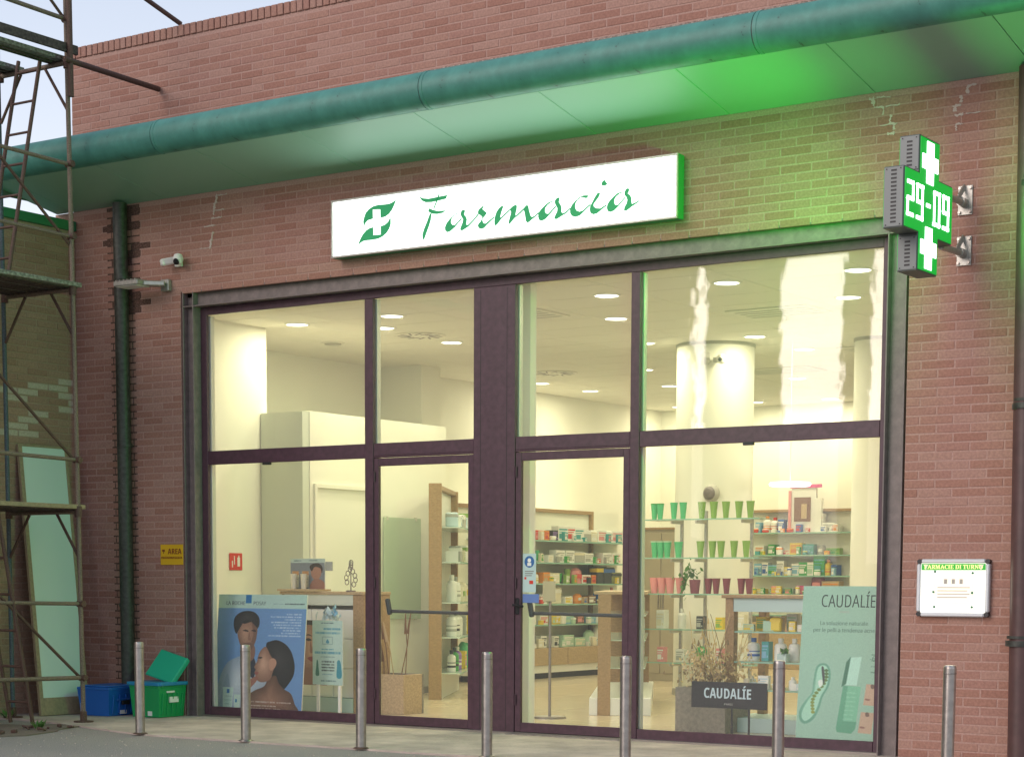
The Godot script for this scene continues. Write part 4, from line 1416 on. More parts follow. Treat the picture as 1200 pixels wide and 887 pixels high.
# ---------------------------------------------------------------- the lit name sign
const LETTERS := [
	["leaf", [724, 435, 698, 420, 658, 408, 607, 406, 536, 411, 475, 404, 428, 385, 392, 357, 372, 315, 364, 284, 371, 240, 382, 267, 413, 291, 469, 299, 561, 298, 607, 303, 648, 323, 683, 358, 708, 399]],
	["leaf", [309, 89, 319, 118, 335, 144, 361, 177, 397, 206, 438, 222, 474, 226, 558, 226, 602, 233, 637, 253, 662, 289, 666, 270, 665, 231, 647, 193, 617, 161, 576, 137, 525, 122, 464, 119, 402, 120, 361, 118, 329, 105]],
	["bar", [473, 375, 554, 369, 559, 155, 479, 157]],
	["letter_f", [973, 435, 1018, 415, 1077, 405, 1175, 410, 1274, 415, 1258, 386, 1185, 379, 1106, 374, 1047, 378, 1008, 395]],
	["letter_f", [1187, 438, 1194, 435, 1180, 402, 1134, 312, 1126, 314, 1170, 405]],
	["letter_f", [1082, 325, 1116, 310, 1175, 292, 1258, 289, 1224, 272, 1165, 268, 1116, 275, 1072, 298]],
	["letter_f", [1092, 280, 1107, 279, 1099, 227, 1082, 182, 1057, 130, 1025, 63, 1013, 80, 1011, 111, 1028, 156, 1057, 208]],
	["letter_a", [1402, 256, 1374, 255, 1340, 240, 1301, 212, 1267, 181, 1250, 148, 1255, 120, 1277, 105, 1306, 112, 1350, 138, 1393, 175, 1427, 203, 1419, 209, 1388, 182, 1354, 158, 1330, 159, 1313, 180, 1313, 203, 1330, 228, 1359, 247, 1398, 252]],
	["letter_a", [1448, 276, 1460, 267, 1448, 236, 1470, 214, 1478, 191, 1471, 149, 1492, 146, 1542, 180, 1593, 226, 1600, 218, 1546, 171, 1494, 132, 1456, 115, 1427, 104, 1409, 113, 1417, 135, 1436, 172, 1441, 194, 1431, 211, 1417, 231, 1415, 252, 1426, 271]],
	["letter_a", [2345, 252, 2309, 249, 2273, 230, 2232, 200, 2205, 173, 2201, 140, 2213, 112, 2237, 105, 2269, 114, 2305, 142, 2345, 178, 2377, 203, 2369, 210, 2336, 183, 2300, 155, 2278, 160, 2267, 177, 2268, 203, 2291, 227, 2322, 243, 2343, 247]],
	["letter_a", [2399, 276, 2410, 268, 2405, 252, 2402, 238, 2421, 213, 2429, 190, 2426, 161, 2438, 144, 2467, 150, 2511, 180, 2517, 173, 2471, 140, 2440, 129, 2409, 115, 2377, 103, 2359, 110, 2366, 130, 2388, 165, 2390, 191, 2377, 211, 2366, 230, 2364, 253, 2381, 271]],
	["letter_a", [3005, 254, 2966, 251, 2932, 231, 2893, 201, 2870, 174, 2863, 146, 2871, 119, 2894, 108, 2929, 116, 2967, 144, 3006, 180, 3035, 205, 3029, 211, 2997, 182, 2967, 157, 2941, 159, 2931, 178, 2932, 204, 2949, 226, 2979, 244, 3003, 248]],
	["letter_a", [3060, 278, 3071, 270, 3065, 251, 3056, 237, 3078, 221, 3090, 201, 3091, 172, 3096, 150, 3122, 156, 3161, 172, 3165, 166, 3126, 145, 3096, 132, 3071, 117, 3041, 102, 3024, 107, 3028, 132, 3049, 162, 3055, 187, 3046, 210, 3028, 228, 3028, 251, 3042, 272]],
	["letter_r", [1646, 288, 1653, 282, 1638, 262, 1679, 230, 1684, 222, 1654, 194, 1641, 186, 1639, 167, 1651, 143, 1675, 139, 1717, 164, 1759, 188, 1765, 182, 1722, 153, 1684, 127, 1656, 104, 1627, 98, 1604, 108, 1593, 126, 1599, 144, 1623, 161, 1633, 179, 1639, 196, 1622, 210, 1595, 226, 1594, 247, 1608, 265, 1627, 274]],
	["letter_m", [1853, 268, 1847, 250, 1832, 216, 1820, 179, 1830, 161, 1806, 135, 1777, 112, 1764, 117, 1763, 154, 1771, 192, 1785, 224, 1811, 252, 1834, 264]],
	["letter_m", [1823, 168, 1862, 195, 1918, 231, 1925, 225, 1867, 186, 1829, 159]],
	["letter_m", [1978, 262, 1988, 252, 1985, 222, 1974, 186, 1979, 165, 1956, 147, 1917, 111, 1906, 113, 1911, 140, 1923, 176, 1932, 205, 1923, 223, 1920, 233, 1946, 251]],
	["letter_m", [1976, 169, 2020, 199, 2052, 222, 2059, 213, 2025, 188, 1981, 160]],
	["letter_m", [2089, 248, 2101, 240, 2110, 202, 2126, 156, 2140, 145, 2167, 152, 2202, 176, 2207, 168, 2172, 144, 2140, 127, 2117, 112, 2094, 103, 2080, 119, 2074, 153, 2066, 192, 2059, 207, 2052, 219, 2070, 236]],
	["letter_c", [2683, 263, 2683, 252, 2666, 241, 2635, 250, 2617, 255, 2582, 237, 2562, 210, 2560, 177, 2574, 153, 2605, 141, 2636, 147, 2671, 170, 2704, 191, 2709, 183, 2671, 158, 2636, 132, 2605, 110, 2561, 103, 2530, 115, 2513, 141, 2513, 174, 2533, 205, 2568, 235, 2608, 258, 2643, 266]],
	["letter_i", [2788, 274, 2797, 265, 2784, 238, 2758, 211, 2736, 188, 2737, 170, 2759, 153, 2802, 146, 2837, 162, 2856, 170, 2860, 162, 2837, 151, 2803, 130, 2768, 110, 2733, 106, 2708, 121, 2701, 148, 2706, 173, 2723, 200, 2745, 234, 2771, 268]],
	["letter_i", [2837, 368, 2866, 331, 2840, 320, 2818, 325, 2809, 335, 2818, 354]]]


func build_sign() -> void:
	var s := thing("shop_sign", "long white lit shop sign reading Farmacia with a green leaf cross", "sign", Vector3(-3.03, 4.165, 0.0))
	boxpart("sign_box", Vector3(0.0, 0.0, 0.02), Vector3(3.512, 0.5, 0.108), M.cap_green, s, 0.004)
	boxpart("sign_face", Vector3(0.016, 0.016, 0.108), Vector3(3.496, 0.484, 0.122), M.sign_face, s, 0.002)
	for q in [[0, 0, 3.512, 0.015], [0, 0.485, 3.512, 0.5], [0, 0.016, 0.015, 0.484], [3.497, 0.016, 3.512, 0.484]]:
		boxpart("trim", Vector3(q[0], q[1], 0.109), Vector3(q[2], q[3], 0.13), M.galv, s, 0.002)
	for x in [0.5, 1.75, 3.0]:
		boxpart("spacer", Vector3(x, 0.2, 0.0), Vector3(x + 0.06, 0.26, 0.02), M.galv, s)
	for l in LETTERS:
		var p := PackedVector2Array()
		for k in range(0, l[1].size(), 2):
			p.append(Vector2(l[1][k], l[1][k + 1]) * 0.001)
		var b := MB.new()
		if l[0] == "bar":
			b.prism(p, 0.122, 0.1285)
			obj("sign_cross", b, M.sign_face, s)
		else:
			b.prism(p, 0.122, 0.127)
			obj("sign_" + l[0], b, M.sign_green, s)
	var a := AreaLight3D.new()
	a.name = "glow"
	a.area_size = Vector2(3.45, 0.46)
	a.light_color = Color(0.93, 1.0, 0.97)
	a.light_energy = 0.95
	a.shadow_enabled = true
	s.add_child(a)
	a.position = Vector3(1.756, 0.25, 0.145)
	a.rotation_degrees.y = 180


# ---------------------------------------------------------------- projecting LED cross
func build_cross() -> void:
	var c := thing("led_cross", "projecting green LED pharmacy cross showing 29-09 between two white crosses", "cross sign", Vector3(2.797, 3.885, 0.872))
	var hx := 0.072
	var A := 0.178   # half of the upright's width
	var B := 0.435   # half of the whole width
	var H := 0.452   # half of the whole height
	var Y := 0.203   # half of the cross bar's height
	var body := MB.new()
	body.box(Vector3(-hx, -Y, -B), Vector3(hx, Y, B), 0.004)
	body.box(Vector3(-hx + 0.001, Y, -A), Vector3(hx - 0.001, H, A), 0.003)
	body.box(Vector3(-hx + 0.001, -H, -A), Vector3(hx - 0.001, -Y, A), 0.003)
	obj("case", body, M.cross_case, c)
	for q in [[Y - 0.02, -Y + 0.02, B], [H - 0.02, Y + 0.03, A], [-Y - 0.03, -H + 0.02, A]]:
		boxpart("edge_cover", Vector3(-hx + 0.004, q[1] - 0.012, q[2] + 0.001), Vector3(hx - 0.004, q[0] + 0.012, q[2] + 0.006), M.cross_edge, c, 0.002)
		var n := int((q[0] - q[1]) / 0.026)
		for k in n:
			boxpart("vent_slot", Vector3(-0.018, q[1] + 0.012 + k * 0.026, q[2] + 0.0055), Vector3(0.022, q[1] + 0.025 + k * 0.026, q[2] + 0.0075), M.dark, c)
		for sx in [-0.05, 0.05]:
			for yy in [q[0], q[1]]:
				boxpart("screw", Vector3(sx - 0.004, yy - 0.004, q[2] + 0.006), Vector3(sx + 0.004, yy + 0.004, q[2] + 0.009), M.dark, c)
	# each side: green LED panel and bright marks
	for side: float in [1.0, -1.0]:
		var x0 := side * hx
		var x1 := side * (hx + 0.006)
		var pl := MB.new()
		var lo := minf(x0, x1)
		var hi := maxf(x0, x1)
		pl.box(Vector3(lo, -Y + 0.012, -B + 0.012), Vector3(hi, Y - 0.012, B - 0.012))
		pl.box(Vector3(lo, Y - 0.012, -A + 0.012), Vector3(hi, H - 0.012, A - 0.012))
		pl.box(Vector3(lo, -H + 0.012, -A + 0.012), Vector3(hi, -Y + 0.012, A - 0.012))
		obj("led_panel", pl, M.cross_panel, c)
		var m0 := minf(side * (hx + 0.006), side * (hx + 0.010))
		var m1 := maxf(side * (hx + 0.006), side * (hx + 0.010))
		for cy: float in [0.285, -0.285]:
			var pb := MB.new()
			pb.box(Vector3(m0, cy - 0.14, -0.062), Vector3(m1, cy + 0.14, 0.062))
			pb.box(Vector3(m0, cy - 0.048, -0.14), Vector3(m1, cy + 0.048, -0.062))
			pb.box(Vector3(m0, cy - 0.048, 0.062), Vector3(m1, cy + 0.048, 0.14))
			obj("led_plus", pb, M.led, c)
		# seven-stroke digits; read from outside, so they run towards the wall on one side and away from it on the other
		var strokes := {"2": "abged", "9": "abcdfg", "0": "abcdef", "-": "g"}
		var words := "29-09"
		var centres := [-0.336, -0.170, -0.018, 0.136, 0.302]
		for k in 5:
			var b := MB.new()
			var dw := 0.036 if words[k] == "-" else 0.058
			var dh := 0.118
			var sw := 0.0125
			var seg := {"a": [-dw, dw, dh - 2 * sw, dh], "d": [-dw, dw, -dh, -dh + 2 * sw], "g": [-dw, dw, -sw, sw], "f": [-dw, -dw + 2 * sw, 0.0, dh], "e": [-dw, -dw + 2 * sw, -dh, 0.0], "b": [dw - 2 * sw, dw, 0.0, dh], "c": [dw - 2 * sw, dw, -dh, 0.0]}
			for ch in strokes[words[k]]:
				var q: Array = seg[ch]
				var za: float = (centres[k] + q[0]) * -side
				var zb: float = (centres[k] + q[1]) * -side
				b.box(Vector3(m0, q[2], minf(za, zb)), Vector3(m1, q[3], maxf(za, zb)))
			obj("led_digit", b, M.led, c)
		var a := AreaLight3D.new()
		a.name = "glow"
		a.area_size = Vector2(0.5, 0.5)
		a.light_color = Color(0.04, 1.0, 0.12)
		a.light_energy = 1.0
		a.shadow_enabled = true
		c.add_child(a)
		a.position = Vector3(side * (hx + 0.02), 0, 0)
		a.rotation_degrees.y = -90 * side
		# the LEDs throw most of their light straight ahead
		var beam := SpotLight3D.new()
		beam.name = "beam"
		beam.light_size = 0.06
		beam.spot_angle = 64.0
		beam.spot_angle_attenuation = 1.0
		beam.spot_range = 60.0
		beam.spot_attenuation = 2.0
		beam.light_color = Color(0.04, 1.0, 0.12)
		beam.light_energy = 4.2
		beam.shadow_enabled = true
		c.add_child(beam)
		beam.position = Vector3(side * (hx + 0.08), 0, 0)
		beam.rotation_degrees.y = -90 * side
	# two wall brackets
	for y: float in [0.19, -0.17]:
		boxpart("wall_plate", Vector3(-0.05, y - 0.105, -0.87), Vector3(0.06, y + 0.105, -0.86), M.galv, c, 0.003)
		var rd := MB.new()
		rd.cyl(Vector3(0.0, y - 0.02, -0.86), Vector3(0.0, y - 0.03, -0.43), 0.024, 0.024, 14)
		rd.cyl(Vector3(0.0, y - 0.02, -0.86), Vector3(0.0, y - 0.02, -0.78), 0.034, 0.034, 14)
		rd.xbox(Transform3D(Basis(Vector3.RIGHT, 0.7), Vector3(0, y + 0.05, -0.80)), Vector3(0.012, 0.04, 0.15), 0.002)
		obj("bracket_arm", rd, M.galv, c)
		for q in [[-0.035, 0.085], [0.045, 0.085], [-0.035, -0.085], [0.045, -0.085]]:
			var bt := MB.new()
			bt.cyl(Vector3(q[0], y + q[1], -0.86), Vector3(q[0], y + q[1], -0.845), 0.011, 0.011, 6)
			obj("bolt", bt, M.inox, c)


# ---------------------------------------------------------------- scaffold
func build_scaffold() -> void:
	var s := thing("scaffold", "rusty tube scaffold with decks standing along the side wall", "scaffold")
	var R := 0.024
	var bar := func(called: String, a: Vector3, b: Vector3, m: Material, r := 0.0215) -> void:
		var mb := MB.new()
		mb.cyl(a, b, r, r, 12)
		obj(called, mb, m, s)
	for z: float in [1.2, 3.0]:
		bar.call("post", Vector3(-5.125, 0.02, z), Vector3(-5.225, 8.2, z), M.rust_pale if z < 2 else M.rust)
		bar.call("post", Vector3(-6.08, 0.02, z), Vector3(-6.12, 8.2, z), M.blue_tube)
		for x in [-5.125, -6.08]:
			var f := MB.new()
			f.cyl(Vector3(x, 0.0, z), Vector3(x, 0.012, z), 0.09, 0.09, 16)
			f.cyl(Vector3(x, 0.01, z), Vector3(x, 0.1, z), 0.032, 0.032, 12)
			obj("foot_plate", f, M.rust, s)
		for y: float in [1.93, 3.93, 5.93]:
			var xa := -5.125 - y * 0.0122
			bar.call("transom", Vector3(xa, y, z), Vector3(-6.08, y, z), M.rust_pale)
			bar.call("knee_brace", Vector3(xa - 0.28, y - 0.02, z), Vector3(xa, y - 0.42, z), M.rust, 0.014)
			bar.call("knee_brace", Vector3(-5.80, y - 0.02, z), Vector3(-6.08, y - 0.42, z), M.rust, 0.014)
			for x in [xa, -6.08]:
				var cp := MB.new()
				cp.cyl(Vector3(x, y - 0.05, z), Vector3(x, y + 0.05, z), 0.034, 0.034, 12)
				obj("coupler", cp, M.rust, s)
	for q in [[0.41, 0.02], [1.09, 0.018], [2.40, 0.018], [4.40, 0.016], [5.04, 0.018], [6.31, 0.02]]:
		bar.call("guard_rail", Vector3(-5.13 - q[0] * 0.0122, q[0], 1.18), Vector3(-5.13 - q[0] * 0.0122, q[0] + 0.03, 3.02), M.rust_pale, q[1])
		var cl := MB.new()
		cl.cyl(Vector3(-5.16 - q[0] * 0.0122, q[0], 1.2), Vector3(-5.08 - q[0] * 0.0122, q[0], 1.2), 0.03, 0.03, 10)
		obj("clamp", cl, M.rust, s)
	for y: float in [0.40, 2.38, 4.32, 6.31]:
		bar.call("diagonal_brace", Vector3(-5.14 - y * 0.0122, y, 1.2), Vector3(-5.14 - y * 0.0122, y + 1.45, 3.0), M.rust, 0.014)
	# decks of three planks each
	for y: float in [1.955, 3.955, 5.955]:
		for k in 3:
			if y > 5.0 and k == 1:
				continue
			var x := -6.04 + k * 0.305
			boxpart("deck_plank", Vector3(x, y, 1.12), Vector3(x + (0.295 if y < 5.0 else 0.2), y + 0.04, 3.1), M.deck if y > 2.0 else M.plywood, s, 0.004)
			for r in (4 if y < 5.0 else 2):
				boxpart("plank_rib", Vector3(x + 0.02 + r * 0.07, y - 0.012, 1.14), Vector3(x + 0.035 + r * 0.07, y - 0.0005, 3.08), M.deck_dark, s)
	boxpart("toe_board", Vector3(-5.185, 6.01, 1.1), Vector3(-5.155, 6.09, 3.1), M.deck_dark, s, 0.003)
	# spare tube clamped to the post, ties to the parapet
	bar.call("spare_tube", Vector3(-5.13, 5.62, 1.22), Vector3(-5.15, 8.2, 1.22), M.rust, 0.026)
	bar.call("wall_tie", Vector3(-5.12, 5.93, 1.3), Vector3(-5.22, 5.95, 0.02), M.rust, 0.026)
	bar.call("wall_tie", Vector3(-5.21, 7.02, 1.3), Vector3(-4.99, 6.53, -0.05), M.rust, 0.022)
	# ladders between the decks
	for l in [[Vector3(-5.45, 4.0, 1.71), Vector3(-5.45, 6.0, 1.28), "steel access ladder between the upper scaffold decks"], [Vector3(-5.14, 0.02, 1.80), Vector3(-5.14, 1.95, 2.16), "rusty steel ladder from the ground to the lowest scaffold deck"]]:
		var t := thing("ladder", l[2], "ladder", l[0])
		var d: Vector3 = l[1] - l[0]
		var n := int(d.length() / 0.29)
		for x: float in [0.0, -0.29]:
			var b := MB.new()
			b.cyl(Vector3(x, 0, 0), d + Vector3(x, 0, 0), 0.018, 0.018, 10)
			obj("stile", b, M.rust, t)
		for k in n:
			var b := MB.new()
			var p := d * ((k + 0.6) / n)
			b.cyl(p, p + Vector3(-0.29, 0, 0), 0.012, 0.012, 8)
			obj("rung", b, M.rust, t)


# ---------------------------------------------------------------- goods
var shapes := {}
var paint := {}


func colour(called: String) -> Material:
	if not paint.has(called):
		var table := {
			"white": [0.78, 0.77, 0.72], "cream": [0.72, 0.66, 0.5], "grey": [0.4, 0.4, 0.36], "dark": [0.04, 0.045, 0.045], "red": [0.6, 0.06, 0.04], "orange": [0.72, 0.25, 0.03], "yellow": [0.75, 0.55, 0.05],
			"green": [0.06, 0.34, 0.08], "mint": [0.10, 0.48, 0.22], "lime": [0.24, 0.40, 0.09], "teal": [0.08, 0.35, 0.34], "blue": [0.05, 0.14, 0.42], "sky": [0.22, 0.45, 0.6], "purple": [0.32, 0.18, 0.5],
			"pink": [0.72, 0.28, 0.28], "magenta": [0.7, 0.1, 0.3], "wine": [0.22, 0.055, 0.08], "brown": [0.2, 0.1, 0.05], "tan": [0.5, 0.36, 0.2], "olive": [0.2, 0.22, 0.08], "paleblue": [0.5, 0.62, 0.66], "palegreen": [0.42, 0.6, 0.44]}
		var c: Array = table[called]
		paint[called] = mat(lin(c[0], c[1], c[2]), 0.4)
	return paint[called]


func goods(kind: String, s: Vector3, a: String, b: String, at: Vector3, turn: float, label: String, group: String) -> void:
	var key := "%s %d %d %d" % [kind, s.x * 1000, s.y * 1000, s.z * 1000]
	if not shapes.has(key):
		var body := MB.new()
		var extra := MB.new()
		match kind:
			"carton":
				body.box(Vector3(-s.x / 2, 0, -s.z / 2), Vector3(s.x / 2, s.y, s.z / 2), 0.003)
				extra.box(Vector3(-s.x * 0.42, s.y * 0.16, s.z / 2), Vector3(s.x * 0.16, s.y * 0.5, s.z / 2 + 0.0015))
				extra.box(Vector3(-s.x * 0.42, s.y * 0.72, s.z / 2), Vector3(s.x * 0.42, s.y * 0.82, s.z / 2 + 0.0015))
				extra.box(Vector3(-s.x * 0.42, s.y * 0.58, s.z / 2), Vector3(s.x * 0.28, s.y * 0.64, s.z / 2 + 0.0015))
				extra.box(Vector3(s.x * 0.24, s.y * 0.18, s.z / 2), Vector3(s.x * 0.42, s.y * 0.3, s.z / 2 + 0.0015))
			"pack":
				body.box(Vector3(-s.x / 2, 0, -s.z / 2), Vector3(s.x / 2, s.y, s.z / 2), 0.012)
				extra.box(Vector3(-s.x / 2 - 0.001, s.y * 0.66, -s.z / 2 - 0.001), Vector3(s.x / 2 + 0.001, s.y * 0.9, s.z / 2 + 0.0015), 0.004)
			"bottle":
				var r := s.x / 2
				body.lathe([Vector2(0, 0), Vector2(r * 0.94, 0), Vector2(r, s.y * 0.04), Vector2(r, s.y * 0.66), Vector2(r * 0.8, s.y * 0.75), Vector2(r * 0.36, s.y * 0.8), Vector2(r * 0.36, s.y * 0.84)], Transform3D(), 14)
				extra.lathe([Vector2(r * 1.01, s.y * 0.2), Vector2(r * 1.012, s.y * 0.3)], Transform3D(), 14)
				extra.lathe([Vector2(r * 1.01, s.y * 0.4), Vector2(r * 1.012, s.y * 0.44)], Transform3D(), 14)
				extra.lathe([Vector2(r * 0.44, s.y * 0.82), Vector2(r * 0.44, s.y * 0.99), Vector2(r * 0.38, s.y), Vector2(0, s.y)], Transform3D(), 12)
			"tube":
				var r := s.x / 2
				body.lathe([Vector2(r * 0.66, s.y * 0.16), Vector2(r * 0.8, s.y * 0.5), Vector2(r, s.y)], Transform3D(), 14, 0.6)
				body.box(Vector3(-r, s.y * 0.97, -0.004), Vector3(r, s.y, 0.004))
				extra.lathe([Vector2(0, 0), Vector2(r * 0.6, 0), Vector2(r * 0.66, s.y * 0.16), Vector2(0, s.y * 0.165)], Transform3D(), 14, 0.7)
			"cup":
				var r := s.x / 2
				body.lathe([Vector2(0, 0.0), Vector2(r * 0.56, 0.0), Vector2(r * 0.6, s.y * 0.03), Vector2(r * 0.96, s.y * 0.95), Vector2(r * 0.9, s.y * 0.95), Vector2(r * 0.54, s.y * 0.05), Vector2(0, s.y * 0.05)], Transform3D(), 18)
				extra.lathe([Vector2(r * 0.96, s.y * 0.92), Vector2(r, s.y * 0.94), Vector2(r, s.y), Vector2(r * 0.9, s.y), Vector2(r * 0.9, s.y * 0.94)], Transform3D(), 18)
			"bag":
				body.lathe([Vector2(0, 0), Vector2(0.45 * s.x, 0), Vector2(0.5 * s.x, s.y * 0.3), Vector2(0.42 * s.x, s.y * 0.8), Vector2(0.2 * s.x, s.y * 0.97), Vector2(0, s.y)], Transform3D(), 12, s.z / s.x)
				extra.box(Vector3(-s.x * 0.25, s.y * 0.3, s.z * 0.42), Vector3(s.x * 0.25, s.y * 0.6, s.z * 0.5), 0.01)
		shapes[key] = [body.mesh(), extra.mesh()]
	var names: Dictionary = {"carton": ["carton", "box", "label_panel"], "pack": ["packet", "box", "colour_band"], "bottle": ["bottle", "body", "cap"], "tube": ["cream_tube", "body", "cap"], "cup": ["tumbler", "body", "lip"], "bag": ["pouch", "body", "label_panel"]}
	var n: Array = names[kind]
	var t := thing(n[0], label, n[0].replace("_", " "), at, turn, group)
	put(n[1], shapes[key][0], colour(a), t)
	put(n[2], shapes[key][1], colour(b), t)


const KIND_WORD := {"carton": "carton", "pack": "packet", "bottle": "bottle", "tube": "cream tube", "cup": "tumbler", "bag": "pouch"}


# a row of goods between two points: items are [kind, colour, second colour, width, height]
func stock(p0: Vector3, p1: Vector3, turn: float, items: Array, where: String, depth := 0.1) -> void:
	var n := items.size()
	for k in n:
		var i: Array = items[k]
		var at := p0.lerp(p1, (k + 0.5) / n)
		var d := minf(depth, i[3]) if i[0] in ["bottle", "cup", "tube"] else depth
		var words := "%s %s with %s %s on the %s" % [i[1], KIND_WORD[i[0]], i[2], {"carton": "panel", "pack": "band", "bottle": "cap", "tube": "cap", "cup": "lip", "bag": "panel"}[i[0]], where]
		goods(i[0], Vector3(i[3], i[4], d), i[1], i[2], at + Vector3(0, 0.001, 0), turn + rng.randf_range(-0.12, 0.12), words, "goods on the " + where)


# smaller packs standing in front of a row
func front_row(p0: Vector3, p1: Vector3, turn: float, n: int, hues: Array, where: String) -> void:
	for k in n:
		if rng.randf() < 0.18:
			continue
		var a: String = hues[rng.randi_range(0, hues.size() - 1)]
		var b: String = hues[rng.randi_range(0, hues.size() - 1)]
		var w: float = [0.06, 0.08, 0.1][rng.randi_range(0, 2)]
		var h: float = [0.06, 0.09, 0.12][rng.randi_range(0, 2)]
		var kind: String = ["carton", "carton", "pack"][rng.randi_range(0, 2)]
		var words := "small %s %s with %s %s on the %s" % [a, KIND_WORD[kind], b, "panel" if kind == "carton" else "band", where]
		goods(kind, Vector3(w, h, 0.05), a, b, p0.lerp(p1, (k + rng.randf_range(0.2, 0.8)) / n) + Vector3(0, 0.001, 0), turn + rng.randf_range(-0.25, 0.25), words, "goods on the " + where)


func glass_shelf(parent: Node3D, lo: Vector3, hi: Vector3) -> void:
	var b := boxpart("glass_shelf", lo, hi, M.shelf_glass, parent)
	b.name = "glass_shelf"


func build_furniture() -> void:
	# --- tall wall rack along the far left wall, seen through the door
	var w := thing("wall_rack", "tall white wall rack with wood trim and glass shelves opposite the door", "shelving")
	obj("back_panel", slab(Vector3(-7.09, 0.1, -10.4), Vector3(-6.33, 2.30, -6.4)), M.wall, w)
	boxpart("top_trim", Vector3(-6.33, 2.26, -9.66), Vector3(-6.28, 2.31, -6.4), M.wood, w, 0.003)
	boxpart("end_trim", Vector3(-6.33, 0.4, -9.66), Vector3(-6.28, 2.26, -9.60), M.wood, w, 0.003)
	for y in [1.855, 1.56, 1.28, 1.005, 0.73]:
		boxpart("glass_shelf", Vector3(-6.33, y, -10.4), Vector3(-5.97, y + 0.012, -6.6), M.shelf_frosted, w)
		boxpart("shelf_lip", Vector3(-5.97, y - 0.004, -10.4), Vector3(-5.962, y + 0.016, -6.6), M.shelf_edge, w)
	for k in 4:
		boxpart("drawer", Vector3(-6.33, 0.2, -10.4 + k * 0.98), Vector3(-5.93, 0.43, -9.44 + k * 0.98), M.wood_pale, w, 0.004)
	boxpart("base", Vector3(-6.33, 0.1, -10.4), Vector3(-5.95, 0.2, -6.5), M.white, w)
	boxpart("kick_board", Vector3(-6.33, 0.022, -10.4), Vector3(-6.0, 0.1, -6.5), M.dark, w)
	var T := PI / 2
	var rack := func(y: float, items: Array, which: String) -> void:
		stock(Vector3(-6.06, y, -7.5), Vector3(-6.06, y, -9.95), T, items, which + " shelf of the tall wall rack", 0.12)
	rack.call(1.868, [["carton", "dark", "grey", 0.2, 0.13], ["carton", "red", "pink", 0.15, 0.13], ["carton", "orange", "red", 0.13, 0.13], ["carton", "dark", "purple", 0.15, 0.14], ["carton", "white", "teal", 0.24, 0.20], ["carton", "white", "red", 0.2, 0.2], ["carton", "white", "teal", 0.24, 0.19], ["pack", "grey", "white", 0.25, 0.16], ["carton", "cream", "white", 0.2, 0.14], ["carton", "white", "pink", 0.28, 0.17], ["carton", "white", "grey", 0.16, 0.15], ["carton", "white", "pink", 0.3, 0.17]], "top")
	rack.call(1.573, [["tube", "mint", "white", 0.09, 0.16], ["tube", "mint", "white", 0.09, 0.16], ["carton", "white", "cream", 0.14, 0.1], ["carton", "white", "grey", 0.22, 0.17], ["carton", "white", "grey", 0.22, 0.17], ["pack", "grey", "cream", 0.25, 0.16], ["carton", "white", "grey", 0.22, 0.14], ["carton", "red", "white", 0.12, 0.07], ["carton", "white", "grey", 0.26, 0.15], ["carton", "white", "pink", 0.28, 0.15]], "second")
	rack.call(1.293, [["bottle", "white", "yellow", 0.1, 0.18], ["bottle", "white", "yellow", 0.1, 0.16], ["carton", "orange", "tan", 0.16, 0.15], ["carton", "cream", "white", 0.22, 0.14], ["tube", "green", "dark", 0.12, 0.14], ["tube", "lime", "yellow", 0.13, 0.2], ["bag", "pink", "red", 0.3, 0.22], ["carton", "white", "red", 0.2, 0.12], ["carton", "orange", "red", 0.18, 0.12], ["pack", "dark", "yellow", 0.32, 0.24], ["pack", "dark", "blue", 0.32, 0.23], ["pack", "olive", "dark", 0.3, 0.16]], "third")
	rack.call(1.018, [["carton", "white", "grey", 0.13, 0.13], ["carton", "white", "grey", 0.13, 0.13], ["pack", "cream", "white", 0.26, 0.22], ["carton", "white", "yellow", 0.2, 0.1], ["bag", "orange", "white", 0.2, 0.14], ["carton", "brown", "white", 0.18, 0.11], ["carton", "blue", "white", 0.22, 0.14], ["bottle", "white", "pink", 0.1, 0.22]], "fourth")
	rack.call(0.743, [["carton", "white", "cream", 0.2, 0.13], ["carton", "white", "red", 0.18, 0.12], ["carton", "yellow", "white", 0.18, 0.13], ["carton", "sky", "palegreen", 0.26, 0.13], ["carton", "brown", "pink", 0.22, 0.15], ["carton", "sky", "paleblue", 0.26, 0.13], ["carton", "paleblue", "orange", 0.26, 0.12], ["carton", "sky", "blue", 0.26, 0.12]], "fifth")
	rack.call(0.432, [["carton", "white", "red", 0.1, 0.12], ["carton", "white", "dark", 0.12, 0.16], ["carton", "white", "dark", 0.12, 0.15], ["carton", "palegreen", "white", 0.3, 0.16], ["carton", "palegreen", "cream", 0.28, 0.12], ["bag", "palegreen", "white", 0.3, 0.22], ["bag", "white", "sky", 0.36, 0.3], ["bag", "purple", "white", 0.34, 0.28]], "lowest")

	var r_hues := [["white", "pink", "teal", "cream"], ["white", "grey", "green", "cream"], ["yellow", "orange", "white", "dark", "lime"], ["white", "cream", "red", "blue", "tan"], ["sky", "white", "yellow", "palegreen"], ["white", "cream", "palegreen"]]
	var r_names := ["top", "second", "third", "fourth", "fifth", "lowest"]
	var r_ys := [1.868, 1.573, 1.293, 1.018, 0.743, 0.432]
	for k in 6:
		front_row(Vector3(-5.985, r_ys[k], -7.5), Vector3(-5.985, r_ys[k], -9.95), T, 9, r_hues[k], r_names[k] + " shelf of the tall wall rack")

	# --- tall gondola behind the first door, set at an angle
	var dir := Vector3(-0.49, 0, -0.87)
	var out := Vector3(0.87, 0, -0.49)
	var g0 := Vector3(-4.42, 0.022, -3.25)
	var ga := thing("tall_gondola", "tall wood framed shelf unit set at an angle behind the glass door", "shelving", g0, atan2(out.x, out.z))
	# local axes: z along out, x = along -dir
	var L := 1.95
